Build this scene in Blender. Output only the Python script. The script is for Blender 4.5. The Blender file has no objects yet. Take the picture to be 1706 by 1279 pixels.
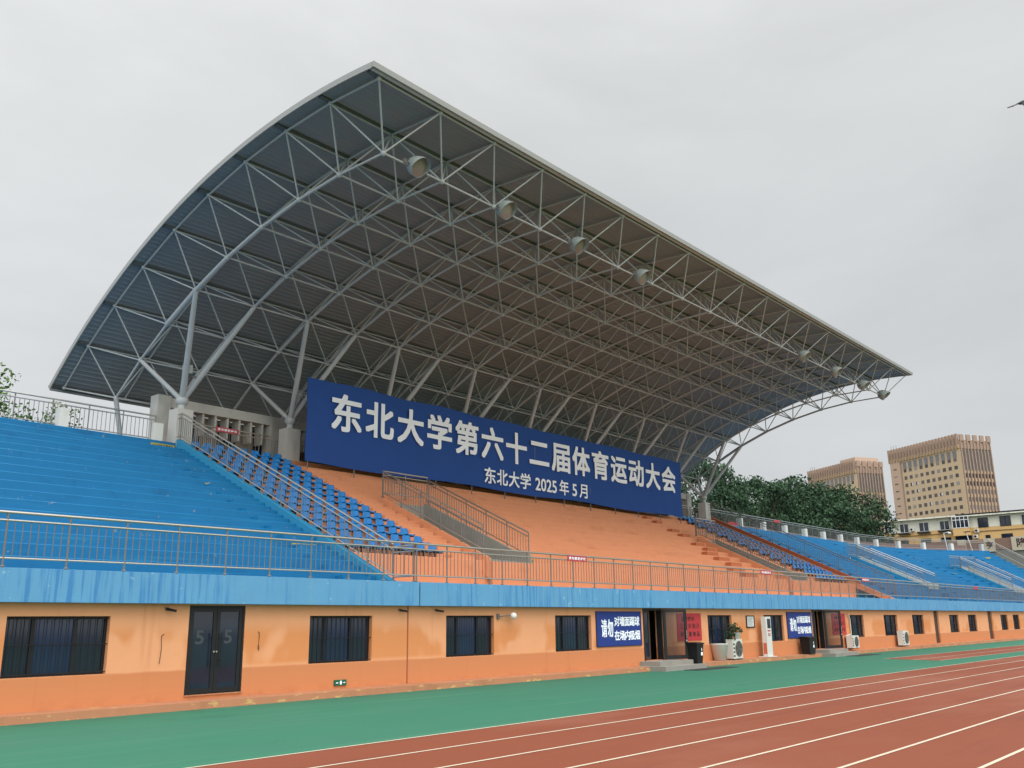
import bpy, bmesh, math, random
from math import sin, cos, pi, radians as R
from mathutils import Vector as V, Matrix
random.seed(7)
S = bpy.context.scene
C = S.collection
# ------------------------------------------------------------------ camera
cam = bpy.data.cameras.new('camera'); co = bpy.data.objects.new('camera', cam); C.objects.link(co)
yaw, pit, rol, F = 0.868131118, 0.253646862, -0.0138764263, 1551.40
f = V((sin(yaw)*cos(pit), cos(yaw)*cos(pit), sin(pit))); r0 = V((cos(yaw), -sin(yaw), 0)); u0 = r0.cross(f)
rr = cos(rol)*r0 + sin(rol)*u0; uu = -sin(rol)*r0 + cos(rol)*u0
co.matrix_world = Matrix(((rr.x, uu.x, -f.x, 0), (rr.y, uu.y, -f.y, 0), (rr.z, uu.z, -f.z, 1.7), (0, 0, 0, 1)))
cam.sensor_width = 36; cam.lens = F/1706*36; cam.clip_start = .1; cam.clip_end = 5000
S.camera = co
# ------------------------------------------------------------------ world: overcast sky
w = bpy.data.worlds.new('World'); S.world = w; w.use_nodes = True
nt = w.node_tree; nt.nodes.clear()
def N(t, ty, **k):
    n = t.nodes.new(ty)
    for a, b in k.items():
        if a.startswith('i_'):
            key = a[2:]; key = int(key) if key.isdigit() else key
            n.inputs[key].default_value = b
        else: setattr(n, a, b)
    return n
def L(t, a, b): t.links.new(a, b)
def MATH(t, op, a, b=None, clamp=False):
    n = t.nodes.new('ShaderNodeMath'); n.operation = op; n.use_clamp = clamp
    for k, v in enumerate((a, b)):
        if v is None: continue
        if isinstance(v, (int, float)): n.inputs[k].default_value = v
        else: L(t, v, n.inputs[k])
    return n.outputs[0]
SUN_EL, SUN_AZ = R(52), R(215)
sky = N(nt, 'ShaderNodeTexSky', sky_type='NISHITA', sun_disc=False, sun_elevation=SUN_EL, sun_rotation=SUN_AZ)
tc = N(nt, 'ShaderNodeTexCoord'); sp = N(nt, 'ShaderNodeSeparateXYZ'); L(nt, tc.outputs['Generated'], sp.inputs[0])
zz = MATH(nt, 'MAXIMUM', sp.outputs[2], 0.0)
ramp = N(nt, 'ShaderNodeValToRGB'); cr = ramp.color_ramp
cr.elements[0].position = 0; cr.elements[0].color = (.56, .57, .565, 1)
cr.elements[1].position = 1; cr.elements[1].color = (1.9, 1.93, 1.96, 1)
for p, c in ((.2, (.58, .59, .59, 1)), (.5, (.655, .665, .66, 1)), (.64, (.74, .75, .75, 1)), (.8, (1.25, 1.27, 1.29, 1))):
    e = cr.elements.new(p); e.color = c
L(nt, zz, ramp.inputs[0])
mp = N(nt, 'ShaderNodeMapping'); mp.inputs['Scale'].default_value = (1.2, 1.2, 3.2); L(nt, tc.outputs['Generated'], mp.inputs[0])
no = N(nt, 'ShaderNodeTexNoise', i_Scale=1.7, i_Detail=6.0, i_Roughness=.55, i_Distortion=.5); L(nt, mp.outputs[0], no.inputs['Vector'])
cl = MATH(nt, 'ADD', MATH(nt, 'MULTIPLY', no.outputs[0], .42), .79)
# brighter cloud at left; glow behind the camera, sunward, added to light the stand
dt = N(nt, 'ShaderNodeVectorMath', operation='DOT_PRODUCT'); dt.inputs[1].default_value = (-.80, .30, .2); L(nt, tc.outputs['Generated'], dt.inputs[0])
br = MATH(nt, 'ADD', MATH(nt, 'MULTIPLY', dt.outputs['Value'], .19), 1.11)
df = N(nt, 'ShaderNodeVectorMath', operation='DOT_PRODUCT'); df.inputs[1].default_value = (-.35, -.80, .25); L(nt, tc.outputs['Generated'], df.inputs[0])
bk = MATH(nt, 'ADD', MATH(nt, 'MULTIPLY', MATH(nt, 'MAXIMUM', df.outputs['Value'], 0.0), 2.0), 1.0)
mulv = MATH(nt, 'MULTIPLY', MATH(nt, 'MULTIPLY', cl, br), bk)
sc = N(nt, 'ShaderNodeVectorMath', operation='SCALE'); L(nt, ramp.outputs[0], sc.inputs[0]); L(nt, mulv, sc.inputs['Scale'])
sk = N(nt, 'ShaderNodeVectorMath', operation='SCALE'); sk.inputs['Scale'].default_value = .012; L(nt, sky.outputs[0], sk.inputs[0])
ad = N(nt, 'ShaderNodeVectorMath', operation='ADD'); L(nt, sc.outputs[0], ad.inputs[0]); L(nt, sk.outputs[0], ad.inputs[1])
bg = N(nt, 'ShaderNodeBackground', i_Strength=1.0); L(nt, ad.outputs[0], bg.inputs[0])
wo = N(nt, 'ShaderNodeOutputWorld'); L(nt, bg.outputs[0], wo.inputs[0])
# ------------------------------------------------------------------ soft sun through cloud
sl = bpy.data.lights.new('sun', 'SUN'); so = bpy.data.objects.new('sun', sl); C.objects.link(so)
sl.energy = .8; sl.angle = R(40); sl.color = (1, .97, .92)
sd = V((sin(SUN_AZ)*cos(SUN_EL), cos(SUN_AZ)*cos(SUN_EL), sin(SUN_EL)))
so.rotation_euler = sd.to_track_quat('Z', 'Y').to_euler()
S.view_settings.view_transform = 'Standard'; S.view_settings.look = 'None'; S.view_settings.exposure = 0.0; S.view_settings.gamma = 1
S.render.engine = 'CYCLES'; S.cycles.max_bounces = 6; S.cycles.use_denoising = True

# ------------------------------------------------------------------ materials
def lin(c): return tuple((v/255/12.92 if v/255 <= .04045 else ((v/255+.055)/1.055)**2.4) for v in c)
MATS = {}
def mat(name, c, rough=.7, metal=0., var=.12, scale=1.5, spec=.3, bump=0., bscale=40, extra=None):
    """colour c (sRGB 0-255 albedo) with world-space mottling"""
    if name in MATS: return MATS[name]
    m = bpy.data.materials.new(name); m.use_nodes = True; t = m.node_tree; b = t.nodes['Principled BSDF']
    c = lin(c) if max(c) > 1 else c
    g = N(t, 'ShaderNodeNewGeometry')
    no = N(t, 'ShaderNodeTexNoise', i_Scale=scale, i_Detail=6.0, i_Roughness=.65); L(t, g.outputs['Position'], no.inputs['Vector'])
    mx = N(t, 'ShaderNodeMix', data_type='RGBA'); L(t, no.outputs[0], mx.inputs[0])
    mx.inputs[6].default_value = tuple(v*(1-var) for v in c)+(1,); mx.inputs[7].default_value = tuple(min(1, v*(1+var)) for v in c)+(1,)
    col = mx.outputs[2]
    if extra: col = extra(t, g, col)
    L(t, col, b.inputs['Base Color'])
    b.inputs['Roughness'].default_value = rough; b.inputs['Metallic'].default_value = metal; b.inputs['Specular IOR Level'].default_value = spec
    if bump:
        n2 = N(t, 'ShaderNodeTexNoise', i_Scale=bscale, i_Detail=4.0); L(t, g.outputs['Position'], n2.inputs['Vector'])
        bp = N(t, 'ShaderNodeBump', i_Strength=bump, i_Distance=.02); L(t, n2.outputs[0], bp.inputs['Height']); L(t, bp.outputs[0], b.inputs['Normal'])
    MATS[name] = m; return m
def noise(t, g, scale, detail=4., stretch=None, off=0.):
    vec = g.outputs['Position']
    if stretch:
        mp = N(t, 'ShaderNodeMapping'); mp.inputs['Scale'].default_value = stretch; mp.inputs['Location'].default_value = (off, off, off); L(t, vec, mp.inputs[0]); vec = mp.outputs[0]
    n = N(t, 'ShaderNodeTexNoise', i_Scale=scale, i_Detail=detail, i_Roughness=.6); L(t, vec, n.inputs['Vector']); return n.outputs[0]
def step(t, v, lo, hi):
    n = N(t, 'ShaderNodeMapRange'); n.interpolation_type = 'SMOOTHSTEP'
    L(t, v, n.inputs[0]); n.inputs[1].default_value = lo; n.inputs[2].default_value = hi; return n.outputs[0]
def mixc(t, fac, a, c):
    n = N(t, 'ShaderNodeMix', data_type='RGBA')
    if isinstance(fac, float): n.inputs[0].default_value = fac
    else: L(t, fac, n.inputs[0])
    L(t, a, n.inputs[6]); n.inputs[7].default_value = lin(c)+(1,); return n.outputs[2]
def posz(t, g):
    s = N(t, 'ShaderNodeSeparateXYZ'); L(t, g.outputs['Position'], s.inputs[0]); return s.outputs
def ex_wall(t, g, col):
    z = posz(t, g)[2]
    edge = MATH(t, 'ADD', z, MATH(t, 'MULTIPLY', noise(t, g, 1.2, 3.), .05))
    low = MATH(t, 'SUBTRACT', 1.0, step(t, edge, .81, .87))
    col = mixc(t, low, col, (199, 128, 84))
    # repainted patches that run up from the dado
    pa = step(t, noise(t, g, .4, 3., (1, 1, .8), 7.3), .45, .52)
    pa = MATH(t, 'MULTIPLY', MATH(t, 'MULTIPLY', pa, step(t, z, .8, .95)), MATH(t, 'SUBTRACT', 1.0, step(t, z, 1.5, 1.95)))
    col = mixc(t, MATH(t, 'MULTIPLY', pa, .7), col, (204, 126, 68))
    st = step(t, noise(t, g, 1.0, 4., (2.6, 1, .12), 3.), .56, .74)
    col = mixc(t, MATH(t, 'MULTIPLY', st, .3), col, (176, 106, 62))
    # worn, dirty foot of the wall
    ft = MATH(t, 'MULTIPLY', MATH(t, 'SUBTRACT', 1.0, step(t, z, .1, .42)), step(t, noise(t, g, 2.3, 5.), .45, .7))
    return mixc(t, MATH(t, 'MULTIPLY', ft, .35), col, (150, 92, 60))
def ex_ledge(t, g, col):
    pe = step(t, noise(t, g, 2.4, 5., (1, 1, 3)), .60, .64)
    col = mixc(t, MATH(t, 'MULTIPLY', pe, .7), col, (196, 168, 104))
    return mixc(t, MATH(t, 'MULTIPLY', step(t, noise(t, g, .8, 4.), .5, .8), .5), col, (120, 84, 56))
def ex_band(t, g, col):
    st = step(t, noise(t, g, 1.0, 5., (7, 7, .35)), .47, .62)
    gate = step(t, noise(t, g, .45, 3., (1, 1, .3), 4.), .36, .52)
    col = mixc(t, MATH(t, 'MULTIPLY', MATH(t, 'MULTIPLY', st, gate), .65), col, (36, 110, 171))
    pe = step(t, noise(t, g, 3., 6., (1, 1, 1), 9.), .64, .68)
    col = mixc(t, MATH(t, 'MULTIPLY', pe, .45), col, (150, 186, 204))
    dr = step(t, noise(t, g, 1., 4., (3.4, 3.4, .2), 12.), .58, .72)
    return mixc(t, MATH(t, 'MULTIPLY', dr, .35), col, (120, 160, 170))
def ex_tier(dark, lite):
    def fn(t, g, col):
        a = step(t, noise(t, g, .7, 5., (1, 1, 2)), .52, .75)
        col = mixc(t, MATH(t, 'MULTIPLY', a, .55), col, dark)
        b = step(t, noise(t, g, 1.0, 5., (.22, 6, 6), 5.), .56, .74)
        col = mixc(t, MATH(t, 'MULTIPLY', b, .55), col, lite)
        d = step(t, noise(t, g, 1.0, 6., (3., 3., .5), 11.), .58, .72)
        col = mixc(t, MATH(t, 'MULTIPLY', d, .3), col, dark)
        e = step(t, noise(t, g, 4.5, 6., (1, 1, 1), 3.), .66, .7)
        return mixc(t, MATH(t, 'MULTIPLY', e, .45), col, (150, 150, 140))
    return fn
def ex_track(t, g, col):
    a = step(t, noise(t, g, .25, 4., (.25, 1, 1)), .45, .7)
    col = mixc(t, MATH(t, 'MULTIPLY', a, .35), col, (131, 76, 61))
    st = step(t, noise(t, g, 1., 6., (.12, 3.2, 1)), .52, .72)
    col = mixc(t, MATH(t, 'MULTIPLY', st, .45), col, (100, 56, 46))
    pt = step(t, noise(t, g, .16, 5., (.5, 1, 1), 8.), .5, .68)
    col = mixc(t, MATH(t, 'MULTIPLY', pt, .5), col, (142, 92, 74))
    b = step(t, noise(t, g, 90., 3.), .5, .68)
    return mixc(t, MATH(t, 'MULTIPLY', b, .35), col, (92, 48, 38))
def ex_green(t, g, col):
    a = step(t, noise(t, g, .35, 4., (.3, 1, 1)), .42, .72)
    col = mixc(t, MATH(t, 'MULTIPLY', a, .45), col, (64, 106, 90))
    d = step(t, noise(t, g, .9, 5., (.5, 1, 1), 3.), .62, .74)
    col = mixc(t, MATH(t, 'MULTIPLY', d, .35), col, (36, 78, 65))
    st = step(t, noise(t, g, 1., 6., (.1, 2.2, 1), 2.), .5, .72)
    col = mixc(t, MATH(t, 'MULTIPLY', st, .5), col, (78, 122, 100))
    y = posz(t, g)[1]
    dirt = MATH(t, 'MULTIPLY', step(t, y, 18.2, 19.4), step(t, noise(t, g, 1.3, 5.), .35, .7))
    col = mixc(t, MATH(t, 'MULTIPLY', dirt, .5), col, (58, 84, 68))
    b = step(t, noise(t, g, 90., 3.), .5, .68)
    return mixc(t, MATH(t, 'MULTIPLY', b, .28), col, (34, 80, 62))
def ex_sheet(t, g, col):
    # corrugation ribs darken alternately; panel runs differ a little
    a = step(t, noise(t, g, .22, 2., (.4, 1, 1)), .45, .6)
    return mixc(t, MATH(t, 'MULTIPLY', a, .35), col, (124, 131, 137))
def ex_conc(t, g, col):
    a = step(t, noise(t, g, 1.1, 5., (1, 1, .4)), .5, .72)
    return mixc(t, MATH(t, 'MULTIPLY', a, .4), col, (120, 114, 104))
M_wall = mat('orange_wall_paint', (222, 157, 114), .8, var=.07, scale=.8, extra=ex_wall, bump=.15)
M_ledge = mat('ledge_paint', (172, 119, 87), .85, var=.15, scale=2, extra=ex_ledge, bump=.3)
M_band = mat('faded_blue_band', (92, 148, 186), .75, var=.1, scale=2, extra=ex_band, bump=.25)
M_blue = mat('blue_tier_paint', (16, 106, 152), .6, var=.1, scale=.9, extra=ex_tier((11, 83, 126), (44, 134, 169)), bump=.1)
M_bluel = mat('blue_stringer_paint', (38, 123, 160), .65, var=.1, scale=1.5)
M_orange = mat('orange_tier_paint', (205, 138, 99), .7, var=.08, scale=.9, extra=ex_tier((178, 116, 80), (206, 150, 112)), bump=.1)
M_orange2 = mat('orange_front_paint', (204, 156, 123), .75, var=.08, scale=1.2, extra=ex_conc, bump=.1)
M_rust = mat('brown_orange_paint', (160, 88, 58), .75, var=.1, scale=1)
M_grey = mat('grey_cement', (142, 138, 130), .85, var=.15, scale=1.4, extra=ex_conc, bump=.2)
M_white = mat('white_plaster', (204, 202, 194), .8, var=.08, scale=1.2, extra=ex_conc)
M_cream = mat('cream_plaster', (186, 184, 177), .8, var=.08, scale=1.2, extra=ex_conc)
M_steel = mat('stainless_steel', (186, 180, 170), .28, metal=.85, var=.08, scale=6)
M_post = mat('worn_steel_post', (112, 110, 107), .55, metal=.1, var=.15, scale=8)
M_truss = mat('grey_truss_paint', (172, 174, 173), .5, var=.1, scale=2)
M_sheet = mat('roof_sheet_grey', (134, 138, 142), .55, var=.08, scale=.4, extra=ex_sheet)
M_purlin = mat('purlin_grey', (96, 98, 98), .6, var=.1, scale=1)
M_fascia = mat('roof_edge_grey', (150, 150, 147), .5, var=.06, scale=.7)
M_dark = mat('black_frame', (30, 31, 33), .4, var=.15, scale=3)
M_void = mat('dark_interior', (26, 26, 28), .9, var=.2, scale=1)
M_seat = mat('blue_seat_plastic', (24, 112, 176), .42, var=.1, scale=.8, spec=.4)
M_seat2 = mat('seat_bracket_steel', (40, 44, 50), .6, var=.1, scale=2)
M_banner = mat('blue_banner_cloth', (47, 80, 144), .8, var=.08, scale=.6, spec=.1)
M_sign = mat('blue_sign_board', (34, 56, 128), .6, var=.1, scale=1.2)
M_letter = mat('pale_lettering', (238, 244, 250), .8, var=.06, scale=.8)
M_red = mat('red_poster_board', (178, 52, 58), .6, var=.1, scale=1.5)
M_redt = mat('red_sign', (172, 62, 70), .6, var=.08, scale=3)
M_ink = mat('dark_ink', (60, 36, 36), .8, var=.1, scale=3)
M_yel = mat('yellow_warning_tape', (168, 154, 70), .6, var=.12, scale=8)
M_green = mat('green_rubber', (53, 111, 87), .8, var=.08, scale=.5, extra=ex_green, bump=.12, bscale=180, spec=.2)
M_track = mat('red_rubber', (126, 68, 46), .8, var=.06, scale=.5, extra=ex_track, bump=.12, bscale=180, spec=.2)
M_line = mat('white_line_paint', (196, 182, 160), .7, var=.1, scale=3)
M_ground = mat('asphalt', (84, 84, 80), .9, var=.2, scale=.3)
M_grass = mat('grass_field', (70, 112, 58), .9, var=.25, scale=.6)
M_acw = mat('white_appliance_metal', (206, 204, 196), .45, var=.06, scale=3)
M_acd = mat('grey_grille_metal', (110, 108, 102), .5, var=.1, scale=4)
M_bin = mat('black_bin_plastic', (24, 25, 27), .45, var=.1, scale=3)
M_pot = mat('white_pot_glaze', (208, 206, 200), .4, var=.05, scale=3)
M_lamp = mat('pale_lamp_housing', (158, 166, 162), .5, var=.12, scale=3)
M_brown = mat('brown_panel', (124, 98, 86), .7, var=.1, scale=.8)
M_stone = mat('pale_stone', (176, 166, 148), .8, var=.12, scale=1)
M_exit = mat('green_exit_board', (20, 92, 66), .5, var=.05, scale=3)
M_tan = mat('tan_tower_tiles', (190, 168, 138), .7, var=.08, scale=.12)
M_tan2 = mat('pinkish_stair_tiles', (184, 158, 138), .7, var=.06, scale=.15)
M_fin = mat('brown_tower_fins', (152, 130, 114), .7, var=.1, scale=.2)
M_twin = mat('tower_window_glass', (92, 84, 78), .25, var=.35, scale=.35, spec=.5)
M_tglass = mat('tower_tall_glass', (112, 114, 112), .25, var=.2, scale=.3, spec=.5)
M_ochre = mat('ochre_wall', (200, 164, 112), .8, var=.08, scale=.4)
M_awhite = mat('white_wall', (212, 210, 196), .8, var=.05, scale=.5, extra=ex_conc)
M_bark = mat('bark', (82, 68, 54), .9, var=.25, scale=4)
M_bird = mat('dark_feathers', (52, 52, 54), .7, var=.3, scale=20)
t_ = M_twin.node_tree; b_ = t_.nodes['Principled BSDF']; oi = N(t_, 'ShaderNodeObjectInfo'); rp = N(t_, 'ShaderNodeValToRGB'); L(t_, oi.outputs['Random'], rp.inputs[0])
rp.color_ramp.elements[0].color = lin((58, 56, 54))+(1,); rp.color_ramp.elements[1].color = lin((142, 140, 136))+(1,)
e_ = rp.color_ramp.elements.new(.75); e_.color = lin((88, 82, 76))+(1,); L(t_, rp.outputs[0], b_.inputs['Base Color'])
def glassmat(name, tint, alpha):
    m = bpy.data.materials.new(name); m.use_nodes = True; t = m.node_tree; b = t.nodes['Principled BSDF']
    no = N(t, 'ShaderNodeTexNoise', i_Scale=.9, i_Detail=3.); g = N(t, 'ShaderNodeNewGeometry'); L(t, g.outputs['Position'], no.inputs['Vector'])
    mx = N(t, 'ShaderNodeMix', data_type='RGBA'); L(t, no.outputs[0], mx.inputs[0])
    mx.inputs[6].default_value = tuple(v*.35 for v in lin(tint))+(1,); mx.inputs[7].default_value = tuple(v*k_ for v, k_ in zip(lin(tint), (1.3, 1.5, 1.9)))+(1,)  # patchy bluish tint stands in for reflections in the glass
    L(t, mx.outputs[2], b.inputs['Base Color'])
    b.inputs['Roughness'].default_value = .06; b.inputs['Specular IOR Level'].default_value = .5; b.inputs['Alpha'].default_value = alpha
    return m
M_glass = glassmat('dark_window_glass', (36, 42, 52), 1.0)
M_glassb = glassmat('blue_reflection_glass', (36, 48, 68), 1.0)  # blue reflection of the stand opposite put into the glass colour
M_glassc = glassmat('clear_door_glass', (40, 44, 46), .35)
M_lens = glassmat('lamp_lens_glass', (150, 128, 112), 1.0)
def leafmat(name, a, b_):
    m = bpy.data.materials.new(name); m.use_nodes = True; t = m.node_tree; b = t.nodes['Principled BSDF']
    g = N(t, 'ShaderNodeNewGeometry'); r = N(t, 'ShaderNodeValToRGB'); L(t, g.outputs['Random Per Island'], r.inputs[0])
    r.color_ramp.elements[0].color = lin(a)+(1,); r.color_ramp.elements[1].color = lin(b_)+(1,)
    n = noise(t, g, .5, 3.); hv = N(t, 'ShaderNodeHueSaturation'); L(t, r.outputs[0], hv.inputs['Color'])
    L(t, MATH(t, 'ADD', MATH(t, 'MULTIPLY', n, .9), .55), hv.inputs['Value'])
    L(t, hv.outputs[0], b.inputs['Base Color']); b.inputs['Roughness'].default_value = .8; b.inputs['Specular IOR Level'].default_value = .08
    return m
M_leaf = leafmat('dark_leaves', (34, 54, 42), (78, 102, 76))
M_leaf2 = leafmat('fresh_leaves', (44, 76, 36), (98, 126, 68))

# ------------------------------------------------------------------ mesh builder
class MB:
    def __init__(s): s.v = []; s.f = []; s.sm = []
    def quad(s, *p):
        n = len(s.v); s.v += [tuple(q) for q in p]; s.f.append(tuple(range(n, n+len(p)))); s.sm.append(False); return s
    def add(s, vs, fs, smooth=False):
        n = len(s.v); s.v += [tuple(q) for q in vs]; s.f += [tuple(i+n for i in q) for q in fs]; s.sm += [smooth]*len(fs); return s
    def box(s, x0, x1, y0, y1, z0, z1):
        return s.add([(x, y, z) for z in (z0, z1) for y in (y0, y1) for x in (x0, x1)],
                     [(0, 2, 3, 1), (4, 5, 7, 6), (0, 1, 5, 4), (2, 6, 7, 3), (0, 4, 6, 2), (1, 3, 7, 5)])
    def tube(s, p, q, r, n=6, r2=None, cap=True):
        p = V(p); q = V(q); d = (q-p).normalized(); a = d.cross(V((0, 0, 1)));
        if a.length < .05: a = d.cross(V((0, 1, 0)))
        a.normalize(); b = d.cross(a); r2 = r if r2 is None else r2
        vs = [p+(a*cos(2*pi*k/n)+b*sin(2*pi*k/n))*r for k in range(n)]+[q+(a*cos(2*pi*k/n)+b*sin(2*pi*k/n))*r2 for k in range(n)]
        s.add(vs, [(k, (k+1) % n, n+(k+1) % n, n+k) for k in range(n)], True)
        if cap: s.add([vs[k] for k in range(n)], [tuple(range(n-1, -1, -1))]); s.add(vs[n:], [tuple(range(n))])
        return s
    def path(s, pts, r, n=6):
        for a, b in zip(pts, pts[1:]): s.tube(a, b, r, n)
        return s
    def ball(s, c, r, n=8, sx=1, sy=1, sz=1):
        vs = []; fs = []
        m = n//2+1
        for i in range(m+1):
            for j in range(n):
                t = pi*i/m; a = 2*pi*j/n; vs.append((c[0]+r*sx*sin(t)*cos(a), c[1]+r*sy*sin(t)*sin(a), c[2]+r*sz*cos(t)))
        for i in range(m):
            for j in range(n): fs.append((i*n+j, (i+1)*n+j, (i+1)*n+(j+1) % n, i*n+(j+1) % n))
        return s.add(vs, fs, True)
    def prism(s, prof, x0, x1):
        """profile of (y,z) points extruded along x"""
        n = len(prof); vs = [(x0, y, z) for y, z in prof]+[(x1, y, z) for y, z in prof]
        return s.add(vs, [(k, (k+1) % n, n+(k+1) % n, n+k) for k in range(n)]+[tuple(range(n-1, -1, -1)), tuple(range(n, 2*n))])
    def sweep(s, prof, us, fn, closed=True):
        n = len(prof); vs = [fn(u, y, z) for u in us for y, z in prof]; m = len(us)
        fs = [(i*n+k, i*n+(k+1) % n, (i+1)*n+(k+1) % n, (i+1)*n+k) for i in range(m-1) for k in range(n if closed else n-1)]
        if closed: fs += [tuple(range(n-1, -1, -1)), tuple(range((m-1)*n, m*n))]
        return s.add(vs, fs)
    def lathe(s, c, prof, n=16):
        vs = [(c[0]+r*cos(2*pi*k/n), c[1]+r*sin(2*pi*k/n), c[2]+z) for r, z in prof for k in range(n)]
        return s.add(vs, [(i*n+k, i*n+(k+1) % n, (i+1)*n+(k+1) % n, (i+1)*n+k) for i in range(len(prof)-1) for k in range(n)], True)
    def xf(s, M):
        s.v = [tuple(M @ V(q)) for q in s.v]; return s
    def mesh(s, name, m, off=None, weld=False):
        me = bpy.data.meshes.new(name)
        vs = s.v if off is None else [(a-off[0], b-off[1], c-off[2]) for a, b, c in s.v]
        me.from_pydata(vs, [], s.f); me.polygons.foreach_set('use_smooth', s.sm); me.materials.append(m)
        bm = bmesh.new(); bm.from_mesh(me)
        if weld: bmesh.ops.remove_doubles(bm, verts=bm.verts, dist=.0005)
        bmesh.ops.recalc_face_normals(bm, faces=bm.faces); bm.to_mesh(me); bm.free(); me.update(); return me
def rootpos(p):
    while p is not None and p.parent is not None: p = p.parent
    return p.location if p is not None else V((0, 0, 0))
def obj(name, mb, m, parent=None, local=False, label=None, weld=False):
    off = None if (local or parent is None) else rootpos(parent)
    o = bpy.data.objects.new(name, mb.mesh(name, m, off, weld)); C.objects.link(o); o.parent = parent
    if label: o['label'] = label
    return o
def tag(o, label, cat, group=None):
    o['label'] = label; o['category'] = cat
    if group: o['group'] = group
    return o
def thing(name, label, cat, loc=(0, 0, 0), rz=0., group=None):
    o = bpy.data.objects.new(name, None); C.objects.link(o); o.location = loc; o.rotation_euler = (0, 0, rz); o.empty_display_size = .2
    return tag(o, label, cat, group)
def single(name, mb, m, label, cat, group=None):
    c = [min(q[k] for q in mb.v) for k in range(3)]; d = [max(q[k] for q in mb.v) for k in range(3)]
    loc = V(((c[0]+d[0])/2, (c[1]+d[1])/2, c[2]))
    o = bpy.data.objects.new(name, mb.mesh(name, m, loc)); C.objects.link(o); o.location = loc
    return tag(o, label, cat, group)
def struct(name, mb, m):
    o = bpy.data.objects.new(name, mb.mesh(name, m)); C.objects.link(o); o['kind'] = 'structure'; return o
def copy_tree(o, parent=None):
    c = o.copy(); C.objects.link(c); c.parent = parent
    for ch in list(o.children): copy_tree(ch, c)
    return c
ORD = ['first', 'second', 'third', 'fourth', 'fifth', 'sixth', 'seventh', 'eighth', 'ninth', 'tenth', 'eleventh', 'twelfth', 'thirteenth', 'fourteenth', 'fifteenth', 'sixteenth']
def glyphs(text, x, y, z, w, h, off=.012, depth=.012, gap=None, bold=0.):
    """text set on a plane facing -Y, its box from (x,z) to (x+w, z+h)"""
    mb = MB()
    def one(tx, X, W):
        c = bpy.data.curves.new('t', 'FONT'); c.body = tx; c.offset = off; c.resolution_u = 3; c.extrude = depth/h/2
        o = bpy.data.objects.new('t', c); C.objects.link(o)
        dg = bpy.context.evaluated_depsgraph_get(); me = bpy.data.meshes.new_from_object(o.evaluated_get(dg))
        vs = [v.co.copy() for v in me.vertices]; fs = [tuple(p.vertices) for p in me.polygons]
        bpy.data.objects.remove(o); bpy.data.curves.remove(c); bpy.data.meshes.remove(me)
        if not vs: return
        xs = [v.x for v in vs]; ys = [v.y for v in vs]; a, b = min(xs), max(xs); c0, d0 = min(ys), max(ys)
        if gap is None: lo, hi = c0, d0
        else: lo, hi = -.10, .84
        k = W/(b-a)
        for i, (dx, dz) in enumerate(((0, 0), (bold, bold), (-bold, bold), (bold, -bold), (-bold, -bold)) if bold else ((0, 0),)):
            mb.add([(X+(v.x-a)*k+dx, y-v.z*h-.0012*i, z+(v.y-lo)/(hi-lo)*h+dz) for v in vs], fs)
    if gap is None: one(text, x, w)
    else:
        n = len(text); cw = (w-gap*(n-1))/n
        for i, ch in enumerate(text):
            if ch != ' ': one(ch, x+i*(cw+gap), cw)
    return mb

# ------------------------------------------------------------------ stand geometry: straight, then bending towards the track
XC, YC, RR = 91., -2.8, 36.
def W(u, y, z):
    if u <= XC: return (u, y, z)
    a = (u-XC)/RR; return (XC+(y-YC)*sin(a), YC+(y-YC)*cos(a), z)
def us(a, b):
    r = [a]
    if b > XC:
        s0 = max(a, XC)
        if a < XC: r.append(XC)
        n = max(1, int((b-s0)/1.5)); r += [s0+(b-s0)*k/n for k in range(1, n+1)]
    else: r.append(b)
    return r
U0, U1 = -14., 113.
ys = lambda k: 21.88+.73*k
zt = lambda k: 3.0+.345*(k+1)
ZW = zt(16)                       # top walkway
slope = lambda y: 3.05+.475*(y-21)
def tier_prof(k0, base=2.9, y_end=37.4):
    p = [(ys(k0), base)]
    for k in range(k0, 17):
        p += [(ys(k), zt(k)-.016), (ys(k)+.016, zt(k))]
        if k < 16: p.append((ys(k+1), zt(k)))
    return p+[(y_end, ZW), (y_end, base)]

# ------------------------------------------------------------------ ground
struct('ground', MB().quad((-900, -900, -.03), (1500, -900, -.03), (1500, 900, -.03), (-900, 900, -.03)), M_ground)
struct('infield', MB().quad((-120, -80, -.012), (220, -80, -.012), (220, .9, -.012), (-120, .9, -.012)), M_grass)
struct('apron', MB().quad((-60, 11.37, -.004), (150, 11.37, -.004), (150, 40, -.004), (-60, 40, -.004)), M_green)
struct('track', MB().quad((-60, .9, .0), (150, .9, .0), (150, 11.42, .0), (-60, 11.42, .0)), M_track)
ln = MB()
for k in range(9):
    y = 11.37-1.322*k
    ln.quad((-60, y-.03, .005), (150, y-.03, .005), (150, y+.03, .005), (-60, y+.03, .005))
struct('lane_lines', ln, M_line)
rw = MB(); rw.quad((43.4, 13.0, .001), (150, 12.1, .001), (150, 15.1, .001), (44.6, 15.8, .001)); struct('runway', rw, M_track)
rl = MB()
for (xa, ya, xb, yb) in ((44.6, 15.8, 150, 15.1), (43.4, 14.2, 150, 13.6), (43.4, 13.0, 150, 12.1)):
    rl.quad((xa, ya-.03, .006), (xb, yb-.03, .006), (xb, yb+.03, .006), (xa, ya+.03, .006))
struct('runway_lines', rl, M_line)

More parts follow.
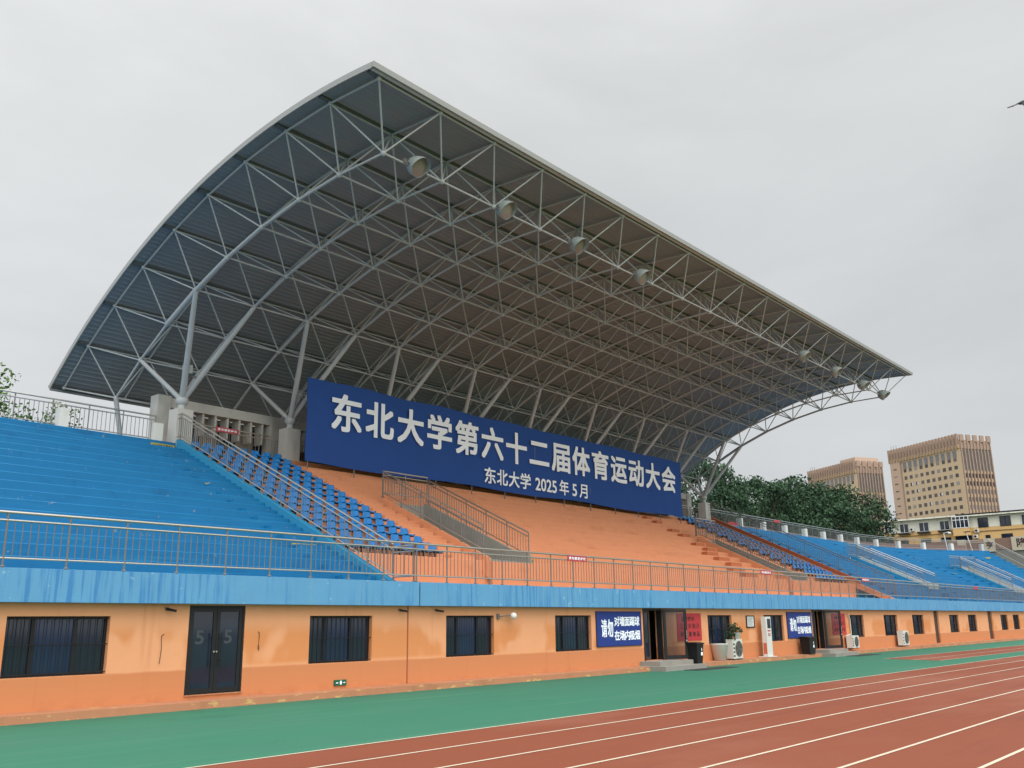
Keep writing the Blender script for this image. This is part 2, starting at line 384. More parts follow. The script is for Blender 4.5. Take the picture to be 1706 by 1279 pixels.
# ------------------------------------------------------------------ grandstand
GS = thing('grandstand', 'long concrete grandstand with blue and orange seating steps above an orange wall', 'grandstand', (40, 20, 0))
WIN = [(8.0, 10.13), (15.44, 17.55), (20.44, 22.58), (25.7, 27.78), (36.16, 38.28), (41.45, 43.5), (51.92, 53.91), (57.15, 59.4), (62.2, 64.35), (69.9, 72.0), (74.4, 76.55), (83.4, 85.5), (87.3, 89.4), (2.6, 4.8), (-3, -.9), (-9, -6.9)]
WZ = (.82, 2.01)
DOORS = [(12.0, 13.5, .27, 2.25), (31.15, 32.5, .34, 2.26), (46.85, 48.2, .34, 2.26), (66.5, 67.5, .2, 2.26), (79.65, 80.9, .2, 2.26)]
ops = sorted([(a, b, WZ[0], WZ[1]) for a, b in WIN]+DOORS)
wl = MB(); x = U0; DP = .2
for a, b, z0, z1 in ops:
    wl.box(x, a, 20, 20.3, 0, 2.28); wl.box(a, b, 20, 20.3, 0, z0)
    if z1 < 2.27: wl.box(a, b, 20, 20.3, z1, 2.28)
    x = b
wl.box(x, XC, 20, 20.3, 0, 2.28)
obj('facade_wall', wl, M_wall, GS)
obj('facade_wall', MB().sweep([(20, 0), (20, 2.28), (20.3, 2.28), (20.3, 0)], us(XC, U1), W), M_wall, GS)
obj('back_partition', MB().box(U0, XC, 20.85, 20.95, 0, 2.3), M_void, GS)
lg = MB()
for a, b in ((U0, 31.0), (33.4, 46.4), (49.0, XC)): lg.prism([(19.4, -.02), (19.42, .15), (20.0, .165), (20.0, -.02)], a, b)
obj('ledge', lg, M_ledge, GS)
# edge band in two cast lengths with a joint
for a, b in ((U0, 19.05), (19.1, 57.2), (57.24, U1)):
    obj('edge_band', MB().sweep([(19.72, 2.28), (19.72, 2.94), (20.05, 2.965), (20.05, 2.28)], us(a, b), W), M_band, GS)
dk = MB().sweep([(20.05, 2.6), (20.05, 2.95), (23.4, 2.95), (23.4, 2.6)], us(U0, 19.25), W); obj('deck', dk, M_blue, GS)
obj('deck', MB().sweep([(20.05, 2.6), (20.05, 2.95), (23.4, 2.95), (23.4, 2.6)], us(19.25, 62.3), W), M_orange, GS)
obj('deck', MB().sweep([(20.05, 2.6), (20.05, 2.95), (23.4, 2.95), (23.4, 2.6)], us(62.3, U1), W), M_blue, GS)
TB, TO = tier_prof(0), tier_prof(2)
SL = [(26.05, 28.55, 'o'), (52.0, 54.5, 'o'), (76.9, 79.7, 'b'), (102.0, 104.6, 'b')]
for a, b, p, m in ((U0, 19.0, TB, M_blue), (19.25, 26.05, TO, M_orange), (28.55, 52.0, TO, M_orange), (54.5, 62.1, TO, M_orange),
                   (62.35, 76.9, TB, M_blue), (79.7, 102.0, TB, M_blue), (104.6, U1, TB, M_blue)):
    obj('blue_steps' if m is M_blue else 'orange_steps', MB().sweep(p, us(a, b), W), m, GS)
# stair slots sunk into the steps
KB = 10
for a, b, kind in SL:
    ms = M_grey if kind == 'o' else mat('pale_cement', (158, 166, 170), .8, var=.12, scale=1.2, extra=ex_conc); mt = M_orange if kind == 'o' else M_blue
    prof = [(ys(KB), 6.25)]
    for k in range(KB, 17):
        prof.append((ys(k), zt(k)))
        if k < 16: prof.append((ys(k+1), zt(k)))
    prof += [(37.4, ZW), (37.4, 6.25)]
    obj('orange_steps' if kind == 'o' else 'blue_steps', MB().sweep(prof, us(a, b), W), mt, GS)
    fl = MB()
    n = 9
    for k in range(n):                      # the stair climbs to the doorway at the back
        y0 = 23.2+(ys(KB)-23.2)*k/n
        fl.sweep([(y0, 2.9), (y0, 4.04+.09*k), (ys(KB)+.02*k, 4.04+.09*k), (ys(KB)+.02*k, 2.9)], us(a+.004, b-.004), W)
    obj('slot_stair', fl, ms, GS)
    for ua, hw in ((a+.004, 0), (b-.124, .27)):
        obj('slot_wall', MB().sweep([(23.3, 3.95), (23.3, 4.12+hw), (24.0, 4.25+hw), (ys(KB)+.0, 6.62+hw), (ys(KB)+.0, 3.95)], us(ua, ua+.12), W), ms, GS)
    obj('slot_lintel', MB().sweep([(ys(KB)-.03, 5.95), (ys(KB)-.03, 6.76), (ys(KB)+.3, 6.76), (ys(KB)+.3, 5.95)], us(a+.13, b-.13), W), ms, GS)
    obj('slot_front', MB().sweep([(23.12, 2.93), (23.12, 4.0), (23.19, 4.0), (23.19, 2.93)], us(a+.006, b-.006), W), mt, GS)
    for ua in ([a-.17] if kind == 'o' else [a-.17, b+.01]):
        obj('slot_kerb', MB().sweep([(23.2, 3.4), (23.2, slope(23.2)+.04), (28.98, slope(28.98)+.04), (28.98, slope(28.98)-.7)], us(ua, ua+.16), W), mt if kind == 'o' else M_bluel, GS)
    gr = MB()
    for k in range(9): gr.sweep([(ys(KB)+.2, 4.8), (ys(KB)+.2, 5.95), (ys(KB)+.25, 5.95), (ys(KB)+.25, 4.8)], us(a+.2+k*.27, a+.26+k*.27), W)
    obj('doorway_grille', gr, M_post if kind == 'o' else M_white, GS)
    obj('doorway', MB().sweep([(ys(KB)+.4, 4.0), (ys(KB)+.4, 6.2), (ys(KB)+.5, 6.2), (ys(KB)+.5, 4.0)], us(a, b), W), M_void, GS)
# stringers between the blocks
def stringer(u, wd, ex, m, low=.6):
    y0, y1 = (20.85 if ex < .1 else 21.7), 33.5
    return obj('stringer', MB().prism([(y0, 2.93), (y0, slope(y0)+ex), (y1, slope(y1)+ex), (y1, slope(y1)-low), (y0+low, 2.93)], u, u+wd), m, GS)
stringer(19.0, .25, .02, M_bluel); stringer(62.1, .25, .0, M_orange)
obj('stringer', MB().prism([(23.0, slope(23.0)+.003), (23.0, slope(23.0)+.1), (23.6, slope(23.6)+.26), (33.5, slope(33.5)+.26), (33.5, slope(33.5)+.003)], 62.1, 62.35), M_rust, GS)
M_step = mat('step_side_paint', (178, 104, 68), .75, var=.1)
# aisle half steps: blue beside the boundary, orange groups left of the second stair slot
for (u, wd, k0, k1, m) in ((17.75, 1.22, 0, 16, M_blue), (66.5, 1.2, 0, 16, M_blue), (83.0, 1.2, 0, 16, M_blue), (98.2, 1.2, 0, 16, M_blue), (109.5, 1.2, 0, 16, M_blue),
                           (24.55, 1.2, 3, 16, M_orange), (51.0, .9, 11, 13, M_step), (50.0, 1.0, 8, 10, M_step), (48.6, 1.3, 5, 8, M_step), (47.4, 1.4, 3, 5, M_step), (51.6, .7, 14, 16, M_step)):
    st = MB()
    for k in range(k0, k1): hh = .09 if m is M_step else .17; st.sweep([(ys(k)-.36, zt(k)-.36), (ys(k)-.36, zt(k)-hh), (ys(k)+.01, zt(k)-hh), (ys(k)+.01, zt(k)-.36)], us(u, u+wd), W)
    obj('aisle_steps', st, m, GS)
# windows and doors of the ground floor
def window(a, b):
    z0, z1 = WZ; fr = MB(); y0, y1 = 20.12, 20.19
    fr.box(a, b, y0, y1, z0, z0+.06); fr.box(a, b, y0, y1, z1-.06, z1); fr.box(a, a+.06, y0, y1, z0+.06, z1-.06); fr.box(b-.06, b, y0, y1, z0+.06, z1-.06)
    q = (b-a)
    for t in (.27, .68): fr.box(a+q*t-.035, a+q*t+.035, y0-.012, y1, z0+.06, z1-.06)
    o = obj('window', fr, M_dark, GS)
    for p_, q_ in ((a+.05, a+q*.27-.034), (a+q*.68+.034, b-.05)): obj('pane', MB().box(p_, q_, 20.15, 20.16, z0+.05, z1-.05), M_glass, o)
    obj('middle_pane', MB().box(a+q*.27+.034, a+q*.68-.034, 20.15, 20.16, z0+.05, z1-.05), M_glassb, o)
    g = MB(); n = int(q/.145)
    for k in range(1, n): g.tube((a+q*k/n, 20.04, z0-.02), (a+q*k/n, 20.04, z1+.01), .009, 5)
    for z in (z0+.05, z1-.04, z0+.62): g.tube((a-.01, 20.045, z), (b+.01, 20.045, z), .01, 5)
    obj('grille', g, M_dark, o)
for a, b in WIN: window(a, b)
def leaf_frame(mb, a, b, y0, y1, z0, z1, t=.09):
    mb.box(a, b, y0, y1, z0, z0+t*1.3); mb.box(a, b, y0, y1, z1-t, z1); mb.box(a, a+t, y0, y1, z0+t*1.3, z1-t); mb.box(b-t, b, y0, y1, z0+t*1.3, z1-t)
# door with the frosted numbers
a, b, z0, z1 = DOORS[0]
o = obj('door', MB().box(a, b, 20.02, 20.1, z1-.05, z1).box(a, a+.05, 20.02, 20.1, z0, z1-.05).box(b-.05, b, 20.02, 20.1, z0, z1-.05), M_dark, GS)
mid = (a+b)/2
for (p, q) in ((a+.055, mid-.004), (mid+.004, b-.055)):
    fr = MB(); leaf_frame(fr, p, q, 20.03, 20.08, z0+.01, z1-.055); obj('door_leaf', fr, M_dark, o)
    obj('door_glass', MB().box(p+.08, q-.08, 20.05, 20.06, z0+.1, z1-.13), M_glass, o)
obj('numeral', glyphs('5', a+.22, 20.045, 1.37, .22, .32, .02, .004), mat('frosted_numeral', (66, 72, 76), .8), o)
obj('numeral', glyphs('5', mid+.22, 20.045, 1.37, .22, .32, .02, .004), MATS['frosted_numeral'], o)
hd = MB()
for hx in (mid-.12, mid+.12): hd.tube((hx, 19.97, .86), (hx, 19.97, 1.62), .016, 8); hd.tube((hx, 19.97, 1.0), (hx, 20.03, 1.0), .01, 6); hd.tube((hx, 19.97, 1.5), (hx, 20.03, 1.5), .01, 6)
obj('handle', hd, M_dark, o)
obj('lock', MB().tube((mid-.05, 20.0, 1.2), (mid-.05, 20.03, 1.2), .022, 8).tube((mid+.02, 20.0, 1.2), (mid+.02, 20.03, 1.2), .022, 8), M_steel, o)
obj('threshold', MB().box(a, b, 19.97, 20.12, z0-.03, z0), M_ledge, o)
# open doors
for i, (a, b, z0, z1) in enumerate(DOORS[1:3]):
    o = obj('door', MB().box(a, a+.07, 19.98, 20.2, z0, z1).box(b-.07, b, 19.98, 20.2, z0, z1).box(a+.07, b-.07, 19.98, 20.2, z1-.07, z1), M_dark, GS)
    lf = MB(); leaf_frame(lf, a+.07, a+.62, 20.1, 20.15, z0+.01, z1-.075); obj('door_leaf', lf, mat('brown_door', (70, 52, 44), .5), o)
    obj('door_glass', MB().box(a+.15, a+.54, 20.12, 20.13, z0+.1, z1-.14), M_glass, o)
    obj('grey_panel', MB().box(a+.78, a+1.0, 20.4, 20.45, z0+.18, z1-.12), mat('grey_door_panel', (120, 122, 124), .6), o)
    # leaf swung out in front of the wall
    L2 = MB(); gl = MB(); wd = 1.02; leaf_frame(L2, 0, wd, -.025, .025, z0+.01, z1-.03, .11); gl.box(.1, wd-.1, -.006, .006, z0+.14, z1-.13)
    mxm = Matrix.Translation((b-.01, 19.93, 0)) @ Matrix.Rotation(R(-32), 4, 'Z'); L2.xf(mxm); gl.xf(mxm)
    l2 = obj('door_leaf', L2, M_dark, o); obj('door_glass', gl, M_glassc, o)
    hh = MB().tube((wd-.055, -.07, 1.12), (wd-.055, -.07, 1.42), .014, 6).tube((wd-.055, -.07, 1.27), (wd-.055, -.02, 1.27), .012, 6).box(wd-.08, wd-.03, -.05, -.02, 1.0, 1.07); hh.xf(mxm); obj('handle', hh, M_steel, o)
for (a, b, z0, z1) in DOORS[3:]:
    o = obj('door', MB().box(a, b, 20.1, 20.16, z0, z1), mat('brown_door', (70, 52, 44), .5), GS)
    obj('handle', MB().box(a+.1, a+.16, 20.06, 20.1, 1.15, 1.3), M_steel, o)
obj('expansion_joint', MB().box(18.86, 18.9, 19.988, 20.01, .17, 2.27), M_rust, GS)
# ------------------------------------------------------------------ pavilion behind the top walkway
PV = thing('rear_pavilion', 'pale portal building with fins behind the top walkway under the roof', 'building', (40, 36, ZW))
obj('column', MB().box(19.05, 19.65, 35.3, 35.9, ZW, 11.17), M_cream, PV)
obj('column', MB().box(61.9, 62.5, 35.3, 35.9, ZW, 11.17), M_cream, PV)
obj('beam', MB().box(19.65, 61.9, 35.35, 35.85, 10.7, 11.12), M_cream, PV)
for k in range(66):
    X = 21.2+.6*k
    if 24.5 < X < 26 or X > 61.5 or (int((X-24.5)/5.26) != int((X-24.5-.6)/5.26)): continue
    obj('fin', MB().box(X, X+.1, 35.42, 35.95, 9.75, 10.7), M_cream, PV)
for k in range(7): obj('pilaster', MB().box(24.6+5.26*k, 25.3+5.26*k, 35.3, 35.9, ZW, 10.7), M_cream, PV)
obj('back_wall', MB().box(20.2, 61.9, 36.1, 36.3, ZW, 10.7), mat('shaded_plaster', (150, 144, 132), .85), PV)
for k in range(22): obj('window', MB().box(20.6+1.8*k, 21.5+1.8*k, 36.06, 36.1, 9.0, 10.5), M_glass, PV)

# ------------------------------------------------------------------ railings
def railing(name, label, pts, post=1.27, h=1.08, step_b=.158, group=None, curve=False, skip0=False, m1=None):
    root = thing(name, label, 'railing', pts[0], 0, group); p0 = V(pts[0]); m1 = m1 or M_steel
    def up(q, z): return V(q)+V((0, 0, z))
    for nm, z, r in (('handrail', h, .032), ('upper_rail', h-.16, .024), ('lower_rail', .17, .022)):
        obj(nm, MB().path([up(q, z) for q in pts], r, 8), m1, root)
    pm = MB().tube((0, 0, -.02), (0, 0, h), .024, 6).lathe((0, 0, 0), [(.055, 0), (.055, .015), (.026, .03)], 8).mesh('post', M_post)
    cache = {}
    last = None
    for a, b in zip(pts, pts[1:]):
        a = V(a); b = V(b); d = b-a; ln = d.length; n = max(1, round(ln/post)); bay = d/n
        key = tuple(round(q, 4) for q in bay)
        if key not in cache:
            mb = MB(); nb = max(2, round(bay.length/step_b))
            for k in range(1, nb): q = bay*k/nb; mb.tube((q.x, q.y, q.z+.17), (q.x, q.y, q.z+h-.16), .0115, 5, cap=False)
            cache[key] = mb.mesh('baluster_panel', M_post)
        for k in range(n):
            q = a+bay*k
            if last is None or (q-last).length > .2:
                o = bpy.data.objects.new('post', pm); C.objects.link(o); o.parent = root; o.location = q-p0
            o = bpy.data.objects.new('baluster_panel', cache[key]); C.objects.link(o); o.parent = root; o.location = q-p0
            last = q
        last = b
        o = bpy.data.objects.new('post', pm); C.objects.link(o); o.parent = root; o.location = b-p0
    return root
railing('edge_railing', 'long steel railing along the front edge of the deck above the blue band', [(-3.6, 19.9, 2.965), (91, 19.9, 2.965)]+[W(u, 19.9, 2.965) for u in (95, 99, 103, 107, 111)], 1.265)
bx = 19.12
railing('sloping_railing', 'sloping steel railing between the blue steps at left and the blue seats', [(bx, 20.9, slope(20.9)), (bx, 33.45, slope(33.45)+.02), (bx, 34.2, slope(33.45)+.02)], 1.3)
railing('gate_railing', 'short steel rail closing the deck at the foot of the left sloping railing', [(bx-.04, 19.98, 2.96), (bx-.04, 20.85, 2.96)], .9, h=1.04, step_b=.5)
railing('top_railing', 'steel railing on top of the left blue steps beside the leafy tree', [(-3, 34.15, ZW), (18.4, 34.15, ZW)], 1.3)
railing('walkway_railing', 'dark railing under the roof behind the top row of left seats', [(19.4, 34.35, ZW), (61.9, 34.35, ZW)], 1.33)
railing('sloping_railing', 'sloping railing between the right seats and the right blue steps', [(62.2, 20.9, slope(20.9)+.3), (62.2, 33.45, slope(33.45)+.3), (62.2, 34.2, slope(33.45)+.3)], 1.3, m1=M_post)
railing('top_railing', 'long railing along the back of the right blue steps in front of the trees', [(62.5, 34.0, ZW), (91, 34.0, ZW)]+[W(u, 34.0, ZW) for u in (94, 97, 100, 103, 106, 109, 112.8)], 1.35)
railing('end_railing', 'railing descending the far right end of the blue steps', [W(112.9, y, slope(y)+.02) for y in (33.6, 21.2)], 1.4)
SN = ['stair slot left of the banner lettering date', 'stair slot at the right end of the orange steps', 'nearer stair slot in the right blue steps', 'farther stair slot in the right blue steps']
for (a, b, kind), nm in zip(SL, SN):
    top = 29.1 if kind == 'o' else 28.4
    for ua, sd_ in ((a-.08, 'left'), (b+.08, 'right')):
        railing('stair_railing', f'{sd_} hand railing of the {nm}', [W(ua, 23.5, slope(23.5)+(.05 if sd_ == 'left' else -.06)), W(ua, top, slope(top)+(.05 if sd_ == 'left' else -.06))], 1.35, h=1.06, group='railings of the stair slots')
    railing('stair_railing', f'level back railing of the {nm}', [W(a-.04, top+.08, slope(top)+.06), W(b+.04, top+.08, slope(top)+.06)], 1.25, h=1.08, group='railings of the stair slots')
for i in (2, 3):
    a = SL[i][0]; railing('stair_railing', f'short level guard rail left of the {SN[i]}', [W(a-2.2, 28.4, slope(28.4)+.1), W(a-.3, 28.4, slope(28.4)+.1)], 1.0, h=1.06, group='railings of the stair slots')
# stub pillars along the top walkway
def stub(u, label):
    single('stub_pillar', MB().sweep([(33.85, ZW), (33.85, 9.62), (34.25, 9.62), (34.25, ZW)], us(u-.17, u+.17), W), M_white, label, 'pillar', 'white stub pillars at the back of the steps')
stub(14.7, 'white stub pillar on the left top edge in front of the leafy tree'); stub(18.42, 'white stub pillar at the corner of the left top railing')
for k in range(12):
    stub(67.7+4.07*k, f'{ORD[k]} white stub pillar to the right of the banner along the top railing')
# parapet behind the right walkway
single('parapet_wall', MB().sweep([(37.1, 8.0), (37.1, 9.75), (37.3, 9.75), (37.3, 8.0)], us(63, U1), W), M_brown, 'brown parapet wall behind the right top railing below the trees', 'wall')
# ------------------------------------------------------------------ seats
def seat_mesh():
    mb = MB(); nx = 7; prof = [(-.03, .20), (.0, .24), (.06, .235), (.18, .215), (.30, .215), (.37, .25), (.40, .32), (.42, .40), (.435, .475), (.445, .50)]
    vs = []; wd = [.165, .18, .19, .195, .195, .195, .195, .19, .178, .15]
    for (y, z), h in zip(prof, wd):
        for k in range(nx):
            t = -1+2*k/(nx-1); vs.append((t*h, y-(.03*t*t if z > .3 else 0), z+.03*t*t*(z < .3)))
    n = len(prof)
    fs = [(i*nx+k, i*nx+k+1, (i+1)*nx+k+1, (i+1)*nx+k) for i in range(n-1) for k in range(nx-1)]
    b = [(x, y+.022, z-.022) for x, y, z in vs]; o = len(vs)
    fs2 = [tuple(reversed([i+o for i in q])) for q in fs]
    rim = [k for k in range(nx)]+[i*nx+nx-1 for i in range(1, n)]+[(n-1)*nx+k for k in range(nx-2, -1, -1)]+[i*nx for i in range(n-2, 0, -1)]
    fr = [(rim[k], rim[(k+1) % len(rim)], rim[(k+1) % len(rim)]+o, rim[k]+o) for k in range(len(rim))]
    return mb.add(vs+b, fs+fs2+fr, True)
sm = seat_mesh().mesh('seat', M_seat)
br_ = MB().box(-.03, .03, .2, .26, .0, .17).box(-.281, .281, .14, .26, .175, .203).mesh('bracket', M_seat2)
proto = None
for side, x0 in (('left of', 19.78), ('right of', 57.55)):
    for r in range(14):
        k = r+2
        for c in range(8):
            X = x0+.565*c
            if proto is None:
                o = proto = thing('stadium_seat', '', 'seat'); p = bpy.data.objects.new('shell', sm); C.objects.link(p); p.parent = o
                p = bpy.data.objects.new('bracket', br_); C.objects.link(p); p.parent = o
            else: o = copy_tree(proto)
            o.location = (X+random.uniform(-.008, .008), ys(k)+.2, zt(k)); o['group'] = f'blue seats {side} the banner'
            o['label'] = f'blue seat, {ORD[c]} from the left in the {ORD[r]} row up, block {side} the banner'
# ------------------------------------------------------------------ canopy
CY, CZ, RT, RB = 21.55, -8.22, 26.29, 24.67
TH0, DT = R(-4.84), R(5.1)
XT, DX = 16.72, 2.665
def T(i, j): t = TH0+DT*i; return V((XT+DX*j, CY+RT*sin(t), CZ+RT*cos(t)))
def B(i, j): t = TH0+DT*(i+.5); return V((XT+DX*(j+.5), CY+RB*sin(t), CZ+RB*cos(t)))
CN = thing('canopy', 'huge curved grey roof on a tubular space frame over the middle of the grandstand', 'canopy', (40.7, 34, ZW))
NI, NJ = 9, 18
for j in range(NJ+1):
    mb = MB().path([T(i, j) for i in range(NI+1)], .042, 6)
    for i in range(NI+1): mb.ball(T(i, j), .085, 6)
    obj('top_chord', mb, M_truss, CN)
for i in range(NI+1):
    obj('top_chord', MB().path([T(i, j) for j in range(NJ+1)], .037, 6), M_truss, CN)
for j in range(NJ):
    mb = MB()
    for i in range(NI-1): mb.tube(B(i, j), B(i+1, j), .04+(.012 if j in (0, 17) else .005)*min(i, 5) if i < 6 else .05, 8)
    for i in range(NI): mb.ball(B(i, j), .10, 8)
    obj('bottom_chord', mb, M_truss, CN)
for i in range(NI):
    obj('bottom_chord', MB().path([B(i, j) for j in range(NJ)], .037, 6), M_truss, CN)
for j in range(NJ):
    mb = MB()
    for i in range(NI):
        for a, b in ((i, j), (i+1, j), (i, j+1), (i+1, j+1)): mb.tube(B(i, j), T(a, b), .031, 6, cap=False)
    obj('bracing', mb, M_truss, CN)
def arc(r, t): return (CY+r*sin(t), CZ+r*cos(t))
TA, TBk = TH0-R(.5), TH0+DT*9+R(.35)
RS = RT+.115
na = 44
inn = [arc(RS, TA+(TBk-TA)*k/na) for k in range(na+1)]; out = [arc(RS+.1, TA+(TBk-TA)*k/na) for k in range(na+1)]
X0, X1 = XT-.46, XT+DX*18+.40
sh = MB().prism(inn+out[::-1], X0, X1)
sheet = obj('roof_sheet', sh, M_sheet, CN)
rb_ = MB()                       # corrugation ribs on the underside, running along the roof
nr = 96
for k in range(1, nr):
    t = TA+(TBk-TA)*k/nr; p = arc(RS-.024, t); q = arc(RS+.01, t-.0022); s_ = arc(RS+.01, t+.0022)
    rb_.prism([q, p, s_], X0+.02, X1-.02) if t > TH0-R(.1) else None
obj('corrugation', rb_, M_sheet, sheet)
for i in range(NI+1):
    t = TH0+DT*i; mb = MB()
    a, b, c, d = arc(RT+.035, t-.0035), arc(RT+.122, t-.0035), arc(RT+.122, t+.0035), arc(RT+.035, t+.0035); mb.prism([a, b, c, d], X0+.05, X1-.05)
    obj('purlin', mb, M_purlin, CN)
# edge trims
for X in (X0, X1):
    s_ = -1 if X == X0 else 1
    p1 = [arc(RS-.07, TA+(TBk-TA)*k/na) for k in range(na+1)]; p2 = [arc(RS+.13, TA+(TBk-TA)*k/na) for k in range(na+1)]
    obj('edge_trim', MB().prism(p1+p2[::-1], X+s_*.003, X+s_*.05), M_fascia, CN)
fa, fb, fc, fd = arc(RS-.05, TA-.0006), arc(RS+.13, TA-.0006), arc(RS+.13, TA-.0035), arc(RS-.05, TA-.0035)
obj('fascia', MB().prism([fa, fb, fc, fd], X0-.05, X1+.05), M_fascia, CN)
sa, sb, sc_, sd_ = arc(RS-.06, TA+.0004), arc(RS-.02, TA+.0004), arc(RS-.02, TH0-R(.2)), arc(RS-.06, TH0-R(.2))
obj('soffit', MB().prism([sa, sb, sc_, sd_], X0+.02, X1-.02), mat('soffit_grey', (196, 194, 190), .6, var=.06), CN)
ba, bb_, bc, bd = arc(RS-.12, TBk+.0006), arc(RS+.16, TBk+.0006), arc(RS+.16, TBk+.003), arc(RS-.12, TBk+.003)
obj('fascia', MB().prism([ba, bb_, bc, bd], X0-.05, X1+.05), M_fascia, CN)
ZB = 10.72
for k in range(9):
    ji = 2*k; Xb = (B(0, ji).x+B(0, ji+1).x)/2; c = V((Xb, 34, ZB))
    pr = obj('pier', MB().box(Xb-.36, Xb+.36, 33.68, 34.3, ZW-.6, 10.32), M_white if k == 8 else M_cream, CN)
    obj('bearing_ball', MB().ball(c, .26, 12).tube(c-V((0, 0, .42)), c-V((0, 0, .1)), .16, 10), M_truss, pr)
    for i, jj in ((5, ji), (5, ji+1)): obj('support_strut', MB().tube(c, B(i, jj), .135, 10, .095), M_truss, pr)
    for i, jj in ((7, ji), (7, ji+1)): obj('support_strut', MB().tube(c, B(i, jj), .11, 10, .085), M_truss, pr)
for k in range(9):
    q = B(8, 2*k)
    obj('back_prop', MB().tube(q, (q.x+.9, q.y+.6, ZW-.5), .1, 8), M_truss, CN); q2 = B(8, 2*k+1)
    obj('back_prop', MB().tube(q2, (q2.x-1.6, q2.y+.6, ZW-.5), .1, 8), M_truss, CN)
# small floodlight on the first strut pair
sf = thing('small_floodlight', 'small square floodlight clamped to the leftmost roof strut', 'floodlight', (19.0, 33.5, 11.75))
obj('lamp_box', MB().box(18.95, 19.3, 33.22, 33.4, 11.7, 12.05), M_lamp, sf); obj('arm', MB().tube((19.0, 33.55, 11.66), (19.9, 33.3, 11.62), .035, 6), M_post, sf)
# ------------------------------------------------------------------ round floodlights along the front lower chord
def floodlight(X, k):
    q = V((X, 20.38, 16.42)); o = thing('round_floodlight', f'{ORD[k]} round visored floodlight from the left under the front of the roof', 'floodlight', q, 0, 'round floodlights under the roof edge')
    m = Matrix.Translation(q) @ Matrix.Rotation(R(8), 4, 'Z') @ Matrix.Rotation(R(-58), 4, 'X') @ Matrix.Translation((0, 0, .10))
    # local -Z is the light's axis after rotation: opening at z = -.26
    hs = MB().lathe((0, 0, 0), [(.02, .30), (.14, .28), (.26, .18), (.33, .02), (.35, -.2)], 20).xf(m)
    obj('housing', hs, M_lamp, o)
    obj('lens', MB().lathe((0, 0, 0), [(.0, -.20), (.18, -.195), (.345, -.16)], 20).xf(m), M_lens, o)
    vz = MB(); n = 16; vs = []
    for i_ in range(n+1):
        t = R(-105)+R(210)*i_/n; ln_ = .17*max(0, cos(t*.85))
        cx, cy = .36*sin(t), -.36*cos(t)
        vs += [(cx, cy, -.16), (cx*1.02, cy*1.02, -.22-ln_)]
    vz.add(vs, [(2*i_, 2*i_+1, 2*i_+3, 2*i_+2) for i_ in range(n)], True); vz.xf(m); obj('visor', vz, M_lamp, o)
    kk = MB().tube((X-.42, 20.55, 16.5), (X-.42, 20.4, 16.3), .03, 6).tube((X+.42, 20.55, 16.5), (X+.42, 20.4, 16.3), .03, 6).tube((X-.42, 20.42, 16.42), (X+.42, 20.42, 16.42), .022, 6).box(X-.5, X-.36, 20.5, 20.64, 16.42, 16.58)
    obj('bracket', kk, M_post, o)
for k, X in enumerate((19.4, 23.85, 28.3, 33.0, 50.0, 54.7, 59.2, 62.9)): floodlight(X, k)
# ------------------------------------------------------------------ banner
BN = thing('banner', 'long blue cloth banner with big pale Chinese lettering across the stand', 'banner', (41, 33.15, 8.7))
BY = 32.5; bx0, bx1, bz0, bz1 = 24.47, 56.25, 8.67, 12.46
mb = MB(); nx, nz = 150, 16; vs = []
for s_ in (0, 1):
    for a in range(nx+1):
        for b in range(nz+1):
            X = bx0+(bx1-bx0)*a/nx; Z = bz0+(bz1-bz0)*b/nz
            vs.append((X, BY+.03*sin(X*1.3+.5*Z)*(.4+.6*abs(sin(X*.37)))+.012*sin(X*4.1+2.2*Z)+.02*sin(X*.9-2.5*(bz1-Z))+.02*s_, Z+.05*sin(X*.6)*(b == 0)+.03*sin(X*1.19)*(b == nz)))
NN = (nx+1)*(nz+1)
for s_ in (0, 1):
    mb_f = [(s_*NN+a*(nz+1)+b, s_*NN+(a+1)*(nz+1)+b, s_*NN+(a+1)*(nz+1)+b+1, s_*NN+a*(nz+1)+b+1) for a in range(nx) for b in range(nz)]
    if s_ == 0: F1 = mb_f
    else: F1 += mb_f
obj('cloth', MB().add(vs, F1, True), M_banner, BN)
fr = MB()
for k in range(13): X = bx0+.2+(bx1-bx0-.4)*k/12; fr.tube((X, BY+.07, 8.15), (X, BY+.07, bz1-.05), .03, 6)
for z in (bz0+.1, (bz0+bz1)/2, bz1-.08): fr.tube((bx0+.1, BY+.1, z), (bx1-.1, BY+.1, z), .025, 6)
obj('scaffold', fr, M_post, BN)
obj('lettering', glyphs('东北大学第六十二届体育运动大会', 25.82, BY-.075, 10.25, 29.55, 1.69, .0, .004, gap=.32, bold=.045), M_letter, BN)
obj('lettering', glyphs('东北大学', 35.98, BY-.075, 8.93, 3.78, .85, .0, .004, gap=.12, bold=.016), M_letter, BN)
obj('lettering', glyphs('2025', 40.2, BY-.075, 8.98, 1.91, .69, .0, .004, bold=.016), M_letter, BN)
obj('lettering', glyphs('年', 42.4, BY-.075, 8.93, .85, .85, .0, .004, gap=0, bold=.016), M_letter, BN)
obj('lettering', glyphs('5', 43.63, BY-.075, 8.98, .41, .69, .0, .004, bold=.016), M_letter, BN)
obj('lettering', glyphs('月', 44.32, BY-.075, 8.93, .77, .85, .0, .004, gap=0, bold=.016), M_letter, BN)
